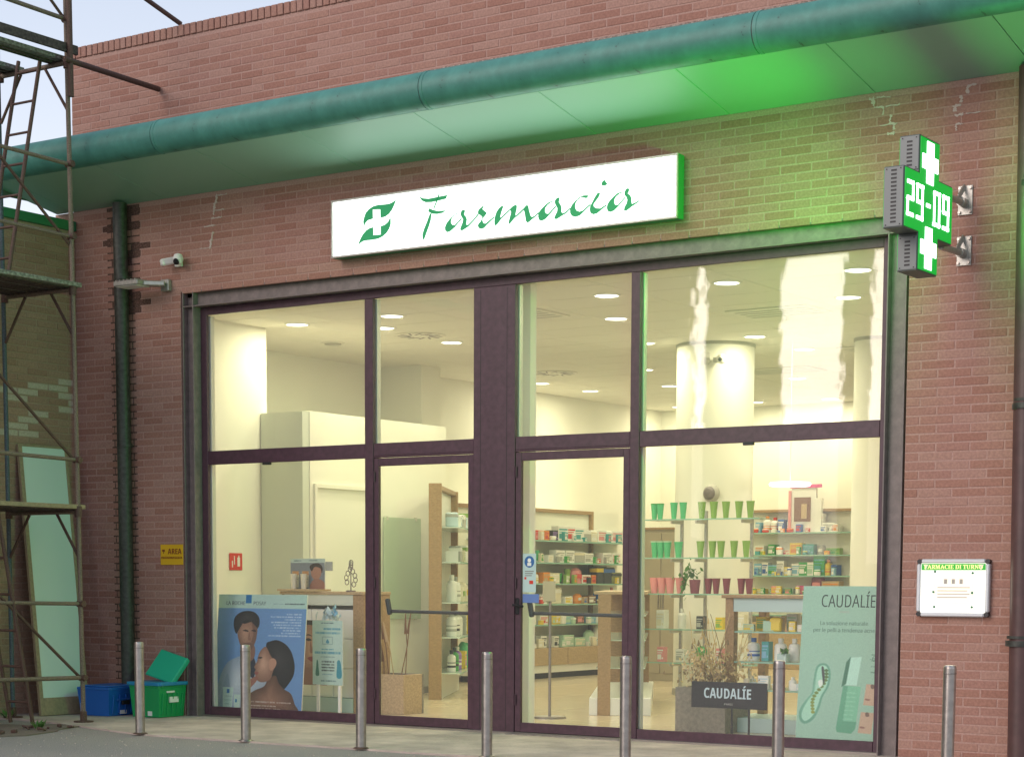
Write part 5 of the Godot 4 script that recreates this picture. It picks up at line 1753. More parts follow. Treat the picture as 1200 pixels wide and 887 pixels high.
	boxpart("end_post", Vector3(-0.03, 0, -0.02), Vector3(0.01, 2.35, 0.12), M.wood, ga, 0.003)
	boxpart("top_rail", Vector3(0.01, 2.30, -0.02), Vector3(L, 2.35, 0.06), M.wood, ga, 0.003)
	boxpart("back_post", Vector3(L, 0, -0.02), Vector3(L + 0.06, 2.35, 0.08), M.wood, ga, 0.003)
	boxpart("back_panel", Vector3(0.01, 0.1, -0.02), Vector3(L, 2.30, 0.0), M.white, ga)
	boxpart("plinth", Vector3(0.01, 0, -0.02), Vector3(L, 0.28, 0.10), M.white, ga, 0.003)
	for y in [0.28, 0.67, 1.05, 1.49, 1.87]:
		boxpart("glass_shelf", Vector3(0.02, y, 0.0), Vector3(L, y + 0.012, 0.32), M.shelf_frosted, ga)
		boxpart("shelf_lip", Vector3(0.02, y - 0.003, 0.32), Vector3(L, y + 0.015, 0.326), M.shelf_edge, ga)
	var gt := atan2(out.x, out.z)
	var gshelf := func(y: float, items: Array, which: String) -> void:
		var a := g0 + out * 0.2 + dir * 0.1 + Vector3(0, y, 0)
		stock(a, a + dir * 1.8, gt, items, which + " shelf of the angled tall gondola", 0.14)
	gshelf.call(1.883, [["pack", "paleblue", "grey", 0.2, 0.16], ["carton", "white", "sky", 0.2, 0.14], ["pack", "grey", "white", 0.2, 0.16], ["carton", "paleblue", "white", 0.22, 0.14], ["carton", "lime", "white", 0.2, 0.2]], "top")
	gshelf.call(1.503, [["carton", "white", "grey", 0.12, 0.12], ["pack", "grey", "white", 0.16, 0.18], ["carton", "cream", "lime", 0.18, 0.14], ["pack", "white", "lime", 0.18, 0.2], ["carton", "white", "lime", 0.2, 0.12]], "second")
	gshelf.call(1.063, [["bottle", "white", "white", 0.12, 0.3], ["bottle", "white", "grey", 0.12, 0.28], ["bag", "cream", "lime", 0.3, 0.2], ["bag", "cream", "yellow", 0.3, 0.22], ["carton", "lime", "yellow", 0.2, 0.14]], "middle")
	gshelf.call(0.683, [["bottle", "white", "grey", 0.12, 0.28], ["bottle", "white", "dark", 0.12, 0.28], ["bottle", "white", "white", 0.12, 0.28], ["carton", "grey", "white", 0.14, 0.26], ["carton", "yellow", "orange", 0.16, 0.22], ["carton", "orange", "red", 0.16, 0.24]], "fourth")
	gshelf.call(0.293, [["bottle", "white", "dark", 0.1, 0.24], ["bottle", "green", "dark", 0.1, 0.26], ["bottle", "purple", "white", 0.1, 0.26], ["carton", "yellow", "purple", 0.16, 0.2], ["bag", "mint", "teal", 0.3, 0.3], ["bag", "mint", "white", 0.3, 0.28]], "lowest")

	# --- low gondola between the doors and the right window
	var lo := Vector3(-1.66, 0.022, -2.28)
	var gb := thing("low_gondola", "low wood framed gondola on a white plinth just inside the second door", "shelving", lo, atan2(out.x, out.z))
	boxpart("plinth", Vector3(-0.05, 0, -0.10), Vector3(3.2, 0.17, 0.5), M.white, gb, 0.004)
	boxpart("front_post", Vector3(-0.02, 0.02, -0.02), Vector3(0.03, 1.17, 0.10), M.wood, gb, 0.003)
	boxpart("front_post", Vector3(-0.06, 0.0, -0.02), Vector3(-0.051, 1.17, 0.105), M.wood, gb, 0.003)
	boxpart("rear_post", Vector3(3.0, 0.17, -0.05), Vector3(3.06, 1.17, 0.16), M.wood, gb, 0.003)
	boxpart("rear_post", Vector3(3.0, 0.17, 0.36), Vector3(3.06, 1.17, 0.45), M.wood, gb, 0.003)
	boxpart("top_board", Vector3(-0.02, 1.17, -0.06), Vector3(3.06, 1.2, 0.45), M.wood_pale, gb, 0.003)
	for y in [0.45, 0.72, 0.96]:
		boxpart("glass_shelf", Vector3(0.03, y, -0.04), Vector3(3.0, y + 0.01, 0.44), M.shelf_frosted, gb)
	var bshelf := func(y: float, items: Array, which: String) -> void:
		var a := lo + out * 0.34 + dir * 0.15 + Vector3(0, y, 0)
		stock(a, a + dir * 2.7, gt, items, which + " of the low gondola", 0.12)
	bshelf.call(0.461, [["bottle", "wine", "dark", 0.08, 0.2], ["bottle", "white", "dark", 0.08, 0.2], ["bottle", "cream", "wine", 0.08, 0.22], ["carton", "white", "wine", 0.14, 0.16], ["carton", "pink", "white", 0.12, 0.2], ["carton", "green", "white", 0.14, 0.22]], "bottom glass")
	bshelf.call(0.731, [["tube", "white", "dark", 0.08, 0.2], ["tube", "white", "dark", 0.08, 0.2], ["tube", "white", "dark", 0.08, 0.2], ["carton", "white", "grey", 0.14, 0.18], ["carton", "paleblue", "white", 0.2, 0.12], ["carton", "white", "pink", 0.14, 0.16]], "middle glass")
	bshelf.call(0.971, [["carton", "white", "red", 0.12, 0.14], ["carton", "white", "red", 0.1, 0.14], ["bottle", "white", "red", 0.1, 0.16], ["carton", "cream", "white", 0.12, 0.16]], "upper glass")

	# --- leaflet stand
	var ls := thing("leaflet_stand", "slim metal floor stand holding a beige leaflet behind the door", "stand", Vector3(-1.8, 0.022, -1.6))
	var pl := MB.new()
	pl.cyl(Vector3(0, 0, 0), Vector3(0, 1.12, 0), 0.014, 0.014, 10)
	obj("pole", pl, M.inox_dark, ls)
	var bs := MB.new()
	bs.cyl(Vector3(0, 0, 0), Vector3(0, 0.02, 0), 0.16, 0.15, 24)
	obj("base", bs, M.inox_dark, ls)
	var lf := MB.new()
	lf.xbox(Transform3D(Basis(Vector3.UP, 0.6) * Basis(Vector3.RIGHT, -0.35), Vector3(0.0, 1.2, 0.02)), Vector3(0.12, 0.2, 0.008), 0.001)
	obj("leaflet", lf, M.tan_box, ls)

	# --- glass shelf stand with tumblers
	var gs := thing("glass_stand", "glass shelf stand on slotted steel uprights before the round column", "shelving", Vector3(0, 0.022, -4.62))
	for x in [-2.15, -1.853, -1.303]:
		boxpart("upright", Vector3(x - 0.016, 0, -0.17), Vector3(x + 0.016, 2.06, -0.14), M.galv, gs, 0.003)
	var ys := [1.955, 1.545, 1.16, 0.78, 0.42]
	for k in 5:
		boxpart("glass_shelf", Vector3(-2.44, ys[k], -0.14), Vector3(-1.06, ys[k] + 0.01, 0.16), M.shelf_glass, gs)
		boxpart("shelf_lip", Vector3(-2.44, ys[k] - 0.002, 0.16), Vector3(-1.06, ys[k] + 0.012, 0.165), M.shelf_edge, gs)
		for x in [-2.15, -1.853, -1.303]:
			boxpart("bracket", Vector3(x - 0.01, ys[k] - 0.035, -0.14), Vector3(x + 0.01, ys[k] - 0.001, 0.08), M.vent, gs)
	var px := func(u: float) -> float: return -2.376 + (u - 769.0) * 0.010313
	for u in [767, 774]:
		goods("cup", Vector3(0.085, 0.175, 0.1), "mint", "green", Vector3(px.call(u), 1.988, -4.6), 0, "mint green tumbler at the end of the top glass shelf", "green tumblers on the glass stand")
	for u in [792, 803]:
		goods("cup", Vector3(0.085, 0.18, 0.1), "mint", "mint", Vector3(px.call(u), 1.988, -4.57), 0, "mint green tumbler on the top glass shelf beside the upright", "green tumblers on the glass stand")
	for u in [825, 839, 853, 868, 881]:
		goods("cup", Vector3(0.09, 0.18, 0.1), "lime", "lime", Vector3(px.call(u), 1.988, -4.57), 0, "olive green tumbler on the top glass shelf", "green tumblers on the glass stand")
	for u in [768, 775, 783]:
		goods("cup", Vector3(0.095, 0.18, 0.1), "mint", "palegreen", Vector3(px.call(u), 1.578, -4.6), 0, "mint green tumbler at the end of the second glass shelf", "green tumblers on the glass stand")
	for u in [798]:
		goods("cup", Vector3(0.10, 0.17, 0.1), "mint", "mint", Vector3(px.call(u), 1.578, -4.57), 0, "mint green tumbler alone between uprights on the second glass shelf", "green tumblers on the glass stand")
	for u in [824, 838, 848, 863, 877]:
		goods("cup", Vector3(0.088, 0.175, 0.1), "lime", "lime", Vector3(px.call(u), 1.578, -4.57), 0, "olive green tumbler on the second glass shelf", "green tumblers on the glass stand")
	for u in [769, 778, 788, 800]:
		goods("cup", Vector3(0.11, 0.17, 0.1), "pink", "pink", Vector3(px.call(u), 1.193, -4.58), 0, "pink tumbler on the third glass shelf", "pink and wine tumblers on the glass stand")
	for u in [834, 843, 855, 872, 881]:
		goods("cup", Vector3(0.09, 0.165, 0.1), "wine", "wine", Vector3(px.call(u), 1.193, -4.57), 0, "wine red tumbler on the third glass shelf", "pink and wine tumblers on the glass stand")
	stock(Vector3(-2.4, 0.813, -4.6), Vector3(-1.2, 0.813, -4.6), 0, [["carton", "white", "cream", 0.1, 0.2], ["bottle", "white", "white", 0.09, 0.22], ["carton", "dark", "grey", 0.08, 0.14], ["carton", "yellow", "lime", 0.09, 0.13], ["carton", "cream", "white", 0.1, 0.16]], "fourth shelf of the glass stand")
	stock(Vector3(-2.4, 0.453, -4.6), Vector3(-1.2, 0.453, -4.6), 0, [["carton", "pink", "white", 0.08, 0.16], ["carton", "white", "grey", 0.1, 0.14], ["bag", "green", "lime", 0.16, 0.18], ["carton", "pink", "white", 0.08, 0.16], ["carton", "white", "cream", 0.1, 0.15]], "lowest shelf of the glass stand")
	# trailing plant in a wine red pot
	var pp := thing("potted_plant", "trailing green plant in a wine red pot on the third glass shelf", "plant", Vector3(px.call(819), 1.193, -4.55))
	var pot := MB.new()
	pot.lathe([Vector2(0, 0), Vector2(0.045, 0), Vector2(0.062, 0.15), Vector2(0.056, 0.15), Vector2(0.05, 0.13), Vector2(0, 0.13)], Transform3D(), 18)
	obj("pot", pot, colour("wine"), pp)
	leaves(pp, "leaves", Vector3(-0.05, 0.2, 0.03), Vector3(0.13, 0.13, 0.08), 46, 0.032, M.leaf)
	leaves(pp, "trailing_leaves", Vector3(-0.09, 0.06, 0.07), Vector3(0.035, 0.11, 0.03), 16, 0.03, M.leaf)
	for k in 5:
		var st := MB.new()
		st.tube([Vector3(0, 0.13, 0), Vector3(-0.03 - k * 0.015, 0.2 + 0.02 * k, 0.03), Vector3(-0.06 - k * 0.02, 0.16 - 0.05 * k, 0.06)], 0.004, 5)
		obj("stem", st, M.leaf, pp)

	# --- tan cabinet beyond the stand
	var tc := thing("tan_cabinet", "plain tan cabinet standing back between the doors and the glass stand", "cabinet", Vector3(-4.2, 0.022, -8.4))
	boxpart("carcass", Vector3(-0.75, 0, -0.4), Vector3(0.25, 1.98, 0.0), M.tan_box, tc, 0.004)
	boxpart("top_board", Vector3(-0.77, 1.98, -0.42), Vector3(0.27, 2.01, 0.02), M.wood, tc, 0.003)
	boxpart("door", Vector3(-0.72, 0.1, 0.001), Vector3(-0.26, 1.94, 0.018), M.tan_box, tc, 0.003)
	boxpart("door", Vector3(-0.25, 0.1, 0.001), Vector3(0.22, 1.94, 0.018), M.tan_box, tc, 0.003)
	for x in [-0.29, -0.22]:
		boxpart("handle", Vector3(x, 0.95, 0.018), Vector3(x + 0.012, 1.15, 0.035), M.inox, tc)

	# --- shelves on the back wall
	var bk := thing("back_shelves", "wide white back wall shelves with wood trim beyond the columns", "shelving", Vector3(0, 0.022, -12.98))
	boxpart("back_panel", Vector3(-5.5, 0.1, 0), Vector3(-2.4, 2.36, 0.03), M.wall, bk)
	boxpart("top_trim", Vector3(-5.5, 2.36, 0), Vector3(-2.4, 2.40, 0.2), M.wood, bk, 0.003)
	for y in [2.035, 1.70, 1.39, 1.11, 0.8]:
		boxpart("glass_shelf", Vector3(-5.5, y, 0.03), Vector3(-2.4, y + 0.014, 0.32), M.shelf_frosted, bk)
		boxpart("shelf_lip", Vector3(-5.5, y - 0.003, 0.32), Vector3(-2.4, y + 0.018, 0.327), M.shelf_edge, bk)
	boxpart("base_cupboard", Vector3(-5.5, 0, 0), Vector3(-2.4, 0.7, 0.4), M.wood_pale, bk, 0.004)
	var ks := func(y: float, items: Array, which: String) -> void:
		stock(Vector3(-5.3, y, -12.8), Vector3(-3.9, y, -12.8), 0, items, which + " back wall shelf", 0.14)
	ks.call(2.072, [["carton", "sky", "white", 0.08, 0.16], ["bottle", "white", "orange", 0.13, 0.25], ["bottle", "white", "red", 0.13, 0.23], ["carton", "blue", "white", 0.1, 0.2], ["bottle", "white", "red", 0.1, 0.24], ["carton", "blue", "sky", 0.1, 0.15], ["carton", "pink", "red", 0.16, 0.15], ["carton", "magenta", "pink", 0.24, 0.13], ["carton", "white", "pink", 0.1, 0.28], ["carton", "white", "grey", 0.24, 0.14], ["carton", "white", "red", 0.13, 0.11]], "top")
	ks.call(1.737, [["carton", "white", "orange", 0.16, 0.14], ["carton", "green", "white", 0.12, 0.16], ["carton", "cream", "red", 0.2, 0.08], ["carton", "yellow", "orange", 0.2, 0.18], ["carton", "teal", "sky", 0.18, 0.16], ["bag", "grey", "white", 0.14, 0.15], ["carton", "lime", "green", 0.22, 0.1]], "second")
	ks.call(1.427, [["carton", "sky", "white", 0.12, 0.18], ["carton", "white", "blue", 0.1, 0.2], ["carton", "sky", "green", 0.16, 0.16], ["carton", "white", "grey", 0.12, 0.22], ["carton", "yellow", "white", 0.12, 0.13], ["carton", "white", "sky", 0.14, 0.18], ["carton", "green", "white", 0.14, 0.2], ["carton", "white", "palegreen", 0.16, 0.2], ["carton", "green", "teal", 0.18, 0.3], ["bottle", "yellow", "orange", 0.12, 0.24], ["carton", "blue", "dark", 0.1, 0.16]], "third")
	ks.call(1.147, [["carton", "yellow", "white", 0.14, 0.08], ["carton", "green", "white", 0.14, 0.08], ["carton", "palegreen", "teal", 0.2, 0.09], ["carton", "magenta", "pink", 0.2, 0.13], ["bag", "wine", "pink", 0.26, 0.3], ["carton", "tan", "orange", 0.3, 0.2]], "fourth")
	var k_hues := [["white", "red", "blue", "pink", "orange"], ["white", "green", "yellow", "teal", "orange"], ["sky", "white", "green", "yellow", "blue"], ["yellow", "pink", "green", "white"]]
	var k_names := ["top", "second", "third", "fourth"]
	var k_ys := [2.072, 1.737, 1.427, 1.147]
	for k in 4:
		front_row(Vector3(-5.3, k_ys[k], -12.69), Vector3(-3.9, k_ys[k], -12.69), 0.0, 10, k_hues[k], k_names[k] + " back wall shelf")
	# pink display stand on the top back shelf
	var pk := thing("display_box", "tall pink and white display box on the back wall shelf", "display box", Vector3(-4.48, 2.075, -12.72))
	boxpart("case", Vector3(-0.2, 0, -0.06), Vector3(0.2, 0.66, 0.0), M.paper, pk, 0.003)
	boxpart("side_strip", Vector3(-0.24, 0.04, -0.05), Vector3(-0.2, 0.62, 0.02), colour("pink"), pk)
	boxpart("side_strip", Vector3(0.2, 0.0, -0.05), Vector3(0.3, 0.5, 0.02), colour("white"), pk)
	boxpart("picture", Vector3(-0.15, 0.16, 0.001), Vector3(0.12, 0.52, 0.008), colour("brown"), pk)
	boxpart("picture_light", Vector3(-0.03, 0.2, 0.009), Vector3(0.06, 0.42, 0.012), colour("tan"), pk)
	boxpart("header_card", Vector3(-0.22, 0.66, -0.04), Vector3(0.28, 0.71, 0.01), colour("magenta"), pk)
	# stacked cartons at the far right of the back wall
	for k in 7:
		var o := boxpart("stacked_carton", Vector3(0.46, 0.56 + k * 0.3, -6.3), Vector3(0.95, 0.85 + k * 0.3, -5.9), M.white, self, 0.008)
		tag(o, "plain white carton in the tall stack beside the slim column", "carton", "tall stack of white cartons")
	var tb := thing("stack_table", "low white cupboard carrying the tall stack of white cartons", "cupboard", Vector3(0.7, 0.022, -6.1))
	boxpart("carcass", Vector3(-0.3, 0, -0.25), Vector3(0.3, 0.5, 0.25), M.white, tb, 0.004)
	boxpart("top_board", Vector3(-0.32, 0.5, -0.27), Vector3(0.32, 0.535, 0.27), M.wood_pale, tb, 0.004)


func leaves(parent: Node3D, called: String, c: Vector3, spread: Vector3, n: int, size: float, m: Material) -> void:
	var b := MB.new()
	for k in n:
		var p := c + Vector3(rng.randfn() * spread.x, rng.randfn() * spread.y, rng.randfn() * spread.z) * 0.55
		var bs := Basis.from_euler(Vector3(rng.randf_range(-0.9, 0.9), rng.randf() * TAU, rng.randf_range(-0.9, 0.9)))
		var s := size * rng.randf_range(0.6, 1.25)
		var up := bs.z * 0.12 * s
		var a := p - bs.y * s
		var l := p - bs.x * s * 0.62 + up
		var r := p + bs.x * s * 0.62 + up
		var t := p + bs.y * s * 1.1
		b.face(a, l, t, p, p - bs.z)
		b.face(a, p, t, r, p - bs.z)
	obj(called, b, m, parent)


# ---------------------------------------------------------------- what stands close behind the panes
func build_window_display() -> void:
	# blue advertising board
	var p1 := thing("advertising_board", "large blue advertising board with a couple, leaning inside the first window", "poster", Vector3(-4.38, 0.05, -0.35))
	p1.rotation.x = -0.09
	boxpart("board", Vector3(-0.565, 0, -0.012), Vector3(0.565, 1.13, -0.001), M.paper, p1)
	sheet("print", 1.13, 1.13, printed(art_couple()), p1, Transform3D(Basis(), Vector3(0, 0, 0.0005)))
	text("lettering", "LA ROCHE", 0.036, Transform3D(Basis().scaled(Vector3(1.1, 1, 1)), Vector3(-0.34, 1.045, 0.001)), mat(lin(0.1, 0.12, 0.14), 0.6), p1)
	text("lettering", "POSAY", 0.036, Transform3D(Basis().scaled(Vector3(1.1, 1, 1)), Vector3(-0.03, 1.045, 0.001)), mat(lin(0.1, 0.12, 0.14), 0.6), p1)
	boxpart("rear_strut", Vector3(-0.05, 0, -0.2), Vector3(0.05, 0.02, -0.012), M.paper, p1)

	# wood cabinet with the framed skincare card and a ring tree
	var cb := thing("display_cabinet", "wood sided display cabinet with a grey top behind the blue board", "cabinet", Vector3(-4.1, 0.022, -1.05))
	boxpart("top_board", Vector3(-0.55, 1.155, -0.4), Vector3(0.52, 1.185, 0.04), M.wood_pale, cb, 0.003)
	boxpart("top_fascia", Vector3(-0.5, 1.05, 0.0), Vector3(0.375, 1.155, 0.02), M.wall_green, cb)
	boxpart("side_panel", Vector3(0.375, 0.0, -0.4), Vector3(0.51, 1.155, 0.02), M.wood, cb, 0.003)
	boxpart("side_panel", Vector3(-0.54, 0.0, -0.4), Vector3(-0.5, 1.155, 0.02), M.wood, cb, 0.003)
	boxpart("back_panel", Vector3(-0.5, 0.1, -0.4), Vector3(0.375, 1.155, -0.385), M.white, cb)
	boxpart("plinth", Vector3(-0.5, 0.0, -0.38), Vector3(0.375, 0.14, 0.03), M.pale_blue, cb, 0.003)
	for k in 3:
		for q in 3:
			var o := boxpart("white_carton", Vector3(-4.55 + q * 0.275, 0.166 + k * 0.29, -1.33), Vector3(-4.28 + q * 0.275, 0.452 + k * 0.29, -1.06), M.white, self, 0.006)
			tag(o, "plain white carton stacked inside the wood sided display cabinet", "carton", "cartons in the display cabinet")
	var sk := thing("counter_card", "small framed skincare card with two tubes on the wood sided cabinet", "card", Vector3(-4.34, 1.21, -1.08))
	boxpart("base", Vector3(-0.3, 0, -0.1), Vector3(0.22, 0.02, 0.12), M.wood_pale, sk, 0.003)
	boxpart("board", Vector3(-0.22, 0.02, -0.012), Vector3(0.22, 0.32, -0.001), M.paper, sk)
	sheet("print", 0.44, 0.30, printed(art_skincare()), sk, Transform3D(Basis(), Vector3(0, 0.02, 0.0005)))
	boxpart("side_card", Vector3(0.2, 0.2, -0.03), Vector3(0.30, 0.29, -0.02), colour("grey"), sk)
	for x in [-0.13, 0.0]:
		var tb := MB.new()
		tb.lathe([Vector2(0.03, 0.02), Vector2(0.034, 0.1), Vector2(0.04, 0.17)], Transform3D(Basis(), Vector3(x, 0, 0.06)), 12, 0.6)
		obj("sample_tube", tb, colour("cream"), sk)
	var rt := thing("ring_tree", "thin dark wire ring tree on the wood sided cabinet", "ornament", Vector3(-3.765, 1.208, -1.05))
	var tr := MB.new()
	tr.cyl(Vector3.ZERO, Vector3(0, 0.3, 0), 0.006, 0.004, 8)
	tr.cyl(Vector3.ZERO, Vector3(0, 0.012, 0), 0.05, 0.045, 16)
	obj("stem", tr, M.steel, rt)
	for k in 11:
		var a := 1.0 if k % 2 == 0 else -1.0
		var y := 0.07 + k * 0.021
		var c := Vector3(a * (0.028 + 0.03 * sin(k * 0.5 + 0.3)), y, 0)
		var pts := []
		for q in 9:
			pts.append(c + Vector3(cos(TAU * q / 8.0), sin(TAU * q / 8.0), 0.1 * sin(q)) * 0.026)
		var rb := MB.new()
		rb.tube(pts, 0.0042, 5)
		obj("wire_ring", rb, M.steel, rt)

	# tall cards beside the blue board
	var fp := thing("portrait_card", "narrow portrait card of a face half hidden by the blue board", "poster", Vector3(-3.99, 0.30, -0.76))
	boxpart("board", Vector3(-0.16, 0, -0.008), Vector3(0.16, 0.63, -0.001), M.paper, fp)
	sheet("print", 0.32, 0.63, printed(art_portrait()), fp, Transform3D(Basis(), Vector3(0, 0, 0.0005)))
	var lf := thing("printed_leaflet", "pale printed leaflet panel with blue lines beside the blue board", "poster", Vector3(-3.775, 0.31, -0.70))
	boxpart("board", Vector3(-0.187, 0, -0.008), Vector3(0.187, 0.62, -0.001), M.paper, lf)
	sheet("print", 0.374, 0.62, printed(art_leaflet()), lf, Transform3D(Basis(), Vector3(0, 0, 0.0005)))
	boxpart("easel_leg", Vector3(-0.15, -0.287, -0.03), Vector3(-0.12, 0.5, -0.01), M.white, lf)
	boxpart("easel_leg", Vector3(0.12, -0.287, -0.03), Vector3(0.15, 0.5, -0.01), M.white, lf)
	var bd := thing("paper_flower", "crumpled pale blue paper flower over the leaflet panel", "ornament", Vector3(-3.78, 0.93, -0.73))
	leaves(bd, "petals", Vector3(0.02, 0.06, 0), Vector3(0.13, 0.05, 0.05), 26, 0.05, colour("paleblue"))
	leaves(bd, "blue_petals", Vector3(0.1, 0.1, 0.03), Vector3(0.03, 0.03, 0.02), 7, 0.04, colour("sky"))

	# wooden planter with reddish stems
	var wp := thing("wooden_planter", "low pale wood planter with reddish dried stems at the first door", "planter", Vector3(-3.55, 0.022, -1.3))
	for q in [[-0.36, 0.0, 0.13, 0.36, 0.385, 0.16], [-0.36, 0.0, -0.17, 0.36, 0.385, -0.14], [-0.36, 0.0, -0.14, -0.33, 0.385, 0.13], [0.33, 0.0, -0.14, 0.36, 0.385, 0.13]]:
		boxpart("side_board", Vector3(q[0], q[1], q[2]), Vector3(q[3], q[4], q[5]), M.wood_pale if q[0] > -0.3 or q[2] > 0 else M.grey_box, wp, 0.003)
	boxpart("soil", Vector3(-0.33, 0.0, -0.14), Vector3(0.33, 0.33, 0.13), M.straw_dark, wp)
	for k in 9:
		var x := -0.26 + k * 0.065
		var top := Vector3(x + rng.randf_range(-0.12, 0.14), rng.randf_range(0.7, 1.05), rng.randf_range(-0.05, 0.1))
		var b := MB.new()
		b.tube([Vector3(x, 0.3, 0), Vector3(x, 0.3, 0).lerp(top, 0.55) + Vector3(0.02, 0, 0), top], 0.005, 6)
		b.cyl(top - (top - Vector3(x, 0.3, 0)).normalized() * 0.2, top, 0.013, 0.005, 8)
		obj("dried_stem", b, colour("tan") if k % 3 == 0 else colour("brown"), wp)

	# black name board on two legs
	var ns := thing("name_board", "black board with pale capitals standing on two thin legs", "sign", Vector3(0.676, 0.022, -0.5))
	boxpart("board", Vector3(-0.35, 0.25, -0.012), Vector3(0.35, 0.468, 0.004), M.black, ns, 0.002)
	text("lettering", "CAUDALÍE", 0.083, Transform3D(Basis().scaled(Vector3(0.8, 1, 1)), Vector3(-0.01, 0.372, 0.006)), colour("paleblue"), ns, false, true)
	text("lettering", "PARIS", 0.015, Transform3D(Basis().scaled(Vector3(1.5, 1, 1)), Vector3(0.0, 0.285, 0.006)), colour("grey"), ns)
	for x in [0.03, 0.188]:
		boxpart("leg", Vector3(x - 0.007, 0, -0.01), Vector3(x + 0.007, 0.25, 0.002), M.black, ns)
		boxpart("leg_foot", Vector3(x - 0.02, 0, -0.09), Vector3(x + 0.02, 0.006, 0.06), M.black, ns)

	# mint advertising board
	var p2 := thing("advertising_board", "mint green advertising board with a serum bottle in the corner window", "poster", Vector3(1.70, 0.04, -0.4))
	p2.rotation.x = -0.085
	boxpart("board", Vector3(-0.365, 0, -0.012), Vector3(0.365, 1.25, -0.001), mat(lin(0.25, 0.45, 0.36), 0.6), p2)
	sheet("print", 0.73, 1.25, printed(art_serum()), p2, Transform3D(Basis(), Vector3(0, 0, 0.0005)))
	var dk := mat(lin(0.03, 0.06, 0.05), 0.6)
	text("lettering", "CAUDALÍE", 0.098, Transform3D(Basis().scaled(Vector3(0.76, 1, 1)), Vector3(0.03, 1.13, 0.001)), dk, p2, false, false)
	text("lettering", "PARIS", 0.016, Transform3D(Basis().scaled(Vector3(1.5, 1, 1)), Vector3(0.0, 1.045, 0.001)), colour("grey"), p2)
	text("lettering", "La soluzione naturale", 0.031, Transform3D(Basis(), Vector3(0.0, 0.955, 0.001)), mat(lin(0.1, 0.2, 0.16), 0.6), p2)
	text("lettering", "per le pelli a tendenza acneica", 0.031, Transform3D(Basis(), Vector3(0.03, 0.90, 0.001)), mat(lin(0.1, 0.2, 0.16), 0.6), p2)
	text("lettering", "-61%", 0.04, Transform3D(Basis(), Vector3(0.30, 0.68, 0.001)), mat(lin(0.08, 0.2, 0.15), 0.6), p2)

	# grey planter with dried grasses
	var gp := thing("grey_planter", "grey square planter with a bunch of dried grasses behind the black board", "planter", Vector3(0.165, 0.022, -1.18))
	for q in [[-0.245, 0.0, 0.20, 0.245, 0.385, 0.23], [-0.245, 0.0, -0.23, 0.245, 0.385, -0.20], [-0.245, 0.0, -0.2, -0.215, 0.385, 0.2], [0.215, 0.0, -0.2, 0.245, 0.385, 0.2]]:
		boxpart("side_board", Vector3(q[0], q[1], q[2]), Vector3(q[3], q[4], q[5]), M.grey_box, gp, 0.003)
	boxpart("soil", Vector3(-0.215, 0.0, -0.2), Vector3(0.215, 0.35, 0.2), M.straw_dark, gp)
	leaves(gp, "dried_flowers", Vector3(0.06, 0.56, 0.05), Vector3(0.24, 0.17, 0.18), 420, 0.021, M.straw)
	leaves(gp, "dark_dried_leaves", Vector3(0.0, 0.47, 0.08), Vector3(0.24, 0.09, 0.16), 130, 0.02, M.straw_dark)
	leaves(gp, "pale_plumes", Vector3(-0.12, 0.6, 0.04), Vector3(0.10, 0.13, 0.1), 160, 0.017, mat(lin(0.68, 0.54, 0.34), 0.95))
	for k in 34:
		var a := rng.randf() * TAU
		var b := MB.new()
		var base := Vector3(rng.randf_range(-0.1, 0.15), 0.34, rng.randf_range(-0.1, 0.1))
		var top := base + Vector3(cos(a) * rng.randf_range(0.05, 0.26), rng.randf_range(0.3, 0.72), sin(a) * 0.2)
		b.tube([base, base.lerp(top, 0.6) + Vector3(rng.randf_range(-0.03, 0.03), 0.03, 0), top], 0.003, 5)
		if k % 2 == 0:
			b.cyl(top - Vector3(0, 0.05, 0), top, 0.009, 0.002, 6)
		obj("dry_stalk", b, M.straw if k % 3 else M.straw_dark, gp)

	# wood framed counter gondola in the right window
	var gc := thing("window_gondola", "wood framed gondola with pale blue fascia and plinth in the right window", "shelving", Vector3(0, 0.022, -1.2))
	boxpart("plinth", Vector3(0.25, 0.0, -0.62), Vector3(1.62, 0.125, 0.02), M.pale_blue, gc, 0.004)
	boxpart("top_board", Vector3(0.24, 1.155, -0.62), Vector3(1.64, 1.185, 0.03), M.wood, gc, 0.003)
	boxpart("fascia", Vector3(0.34, 1.04, -0.02), Vector3(1.55, 1.155, 0.0), M.pale_blue, gc)
	for x in [0.265, 1.55]:
		boxpart("front_post", Vector3(x, 0.125, -0.08), Vector3(x + 0.085, 1.155, 0.0), M.wood, gc, 0.003)
		boxpart("rear_post", Vector3(x + 0.05, 0.125, -0.62), Vector3(x + 0.12, 1.155, -0.54), M.wood, gc, 0.003)
	boxpart("rear_rail", Vector3(0.5, 0.93, -0.64), Vector3(1.1, 1.0, -0.62), M.wood_pale, gc)
	boxpart("rear_rail", Vector3(0.5, 0.6, -0.64), Vector3(1.2, 0.68, -0.62), M.wood_pale, gc)
	for y in [0.86, 0.60, 0.36]:
		boxpart("glass_shelf", Vector3(0.35, y, -0.56), Vector3(1.55, y + 0.01, -0.02), M.shelf_glass, gc)
		boxpart("shelf_lip", Vector3(0.35, y - 0.002, -0.02), Vector3(1.55, y + 0.012, -0.015), M.shelf_edge, gc)
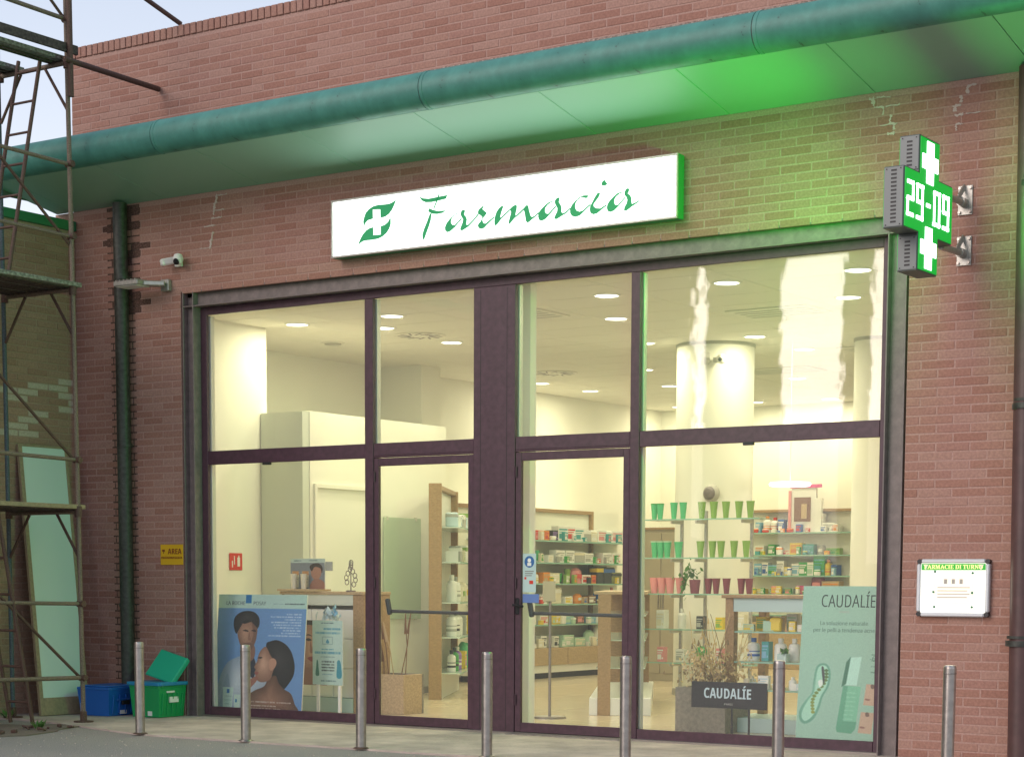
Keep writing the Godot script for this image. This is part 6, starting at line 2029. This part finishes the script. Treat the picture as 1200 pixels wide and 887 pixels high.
	var ws := func(y: float, z: float, items: Array, which: String) -> void:
		stock(Vector3(0.38, y, z), Vector3(1.42, y, z), 0, items, which + " shelf of the window gondola", 0.08)
	ws.call(0.893, -1.55, [["carton", "yellow", "lime", 0.1, 0.12], ["carton", "tan", "yellow", 0.1, 0.12], ["carton", "white", "palegreen", 0.1, 0.15], ["carton", "white", "lime", 0.1, 0.15], ["carton", "white", "white", 0.1, 0.14], ["bottle", "white", "blue", 0.1, 0.15], ["carton", "cream", "white", 0.1, 0.14]], "upper")
	ws.call(0.633, -1.40, [["bottle", "white", "blue", 0.11, 0.2], ["carton", "teal", "sky", 0.07, 0.17], ["bottle", "white", "white", 0.11, 0.2], ["bottle", "white", "white", 0.10, 0.2], ["bottle", "white", "white", 0.10, 0.18], ["bottle", "white", "sky", 0.11, 0.2], ["carton", "teal", "sky", 0.07, 0.17], ["bottle", "white", "blue", 0.1, 0.2]], "middle")
	ws.call(0.393, -1.38, [["bottle", "white", "cream", 0.07, 0.11], ["bottle", "white", "cream", 0.07, 0.11], ["bottle", "white", "cream", 0.07, 0.12], ["bottle", "white", "white", 0.07, 0.11], ["bottle", "white", "cream", 0.07, 0.12], ["bottle", "white", "cream", 0.07, 0.11], ["carton", "white", "cream", 0.1, 0.14], ["bottle", "white", "white", 0.07, 0.12]], "lower")
	front_row(Vector3(0.4, 0.393, -1.26), Vector3(1.3, 0.393, -1.26), 0.0, 10, ["white", "cream", "paleblue"], "lower shelf of the window gondola")
	front_row(Vector3(0.4, 0.893, -1.32), Vector3(1.3, 0.893, -1.32), 0.0, 7, ["white", "cream", "palegreen", "yellow"], "upper shelf of the window gondola")
	var sp := thing("small_plant", "tiny green plant in a pale blue cube pot on the window gondola", "plant", Vector3(0.80, 0.633, -1.26))
	boxpart("pot", Vector3(-0.045, 0, -0.04), Vector3(0.045, 0.075, 0.04), M.pale_blue, sp, 0.006)
	leaves(sp, "leaves", Vector3(0, 0.095, 0), Vector3(0.05, 0.02, 0.04), 22, 0.02, M.leaf)
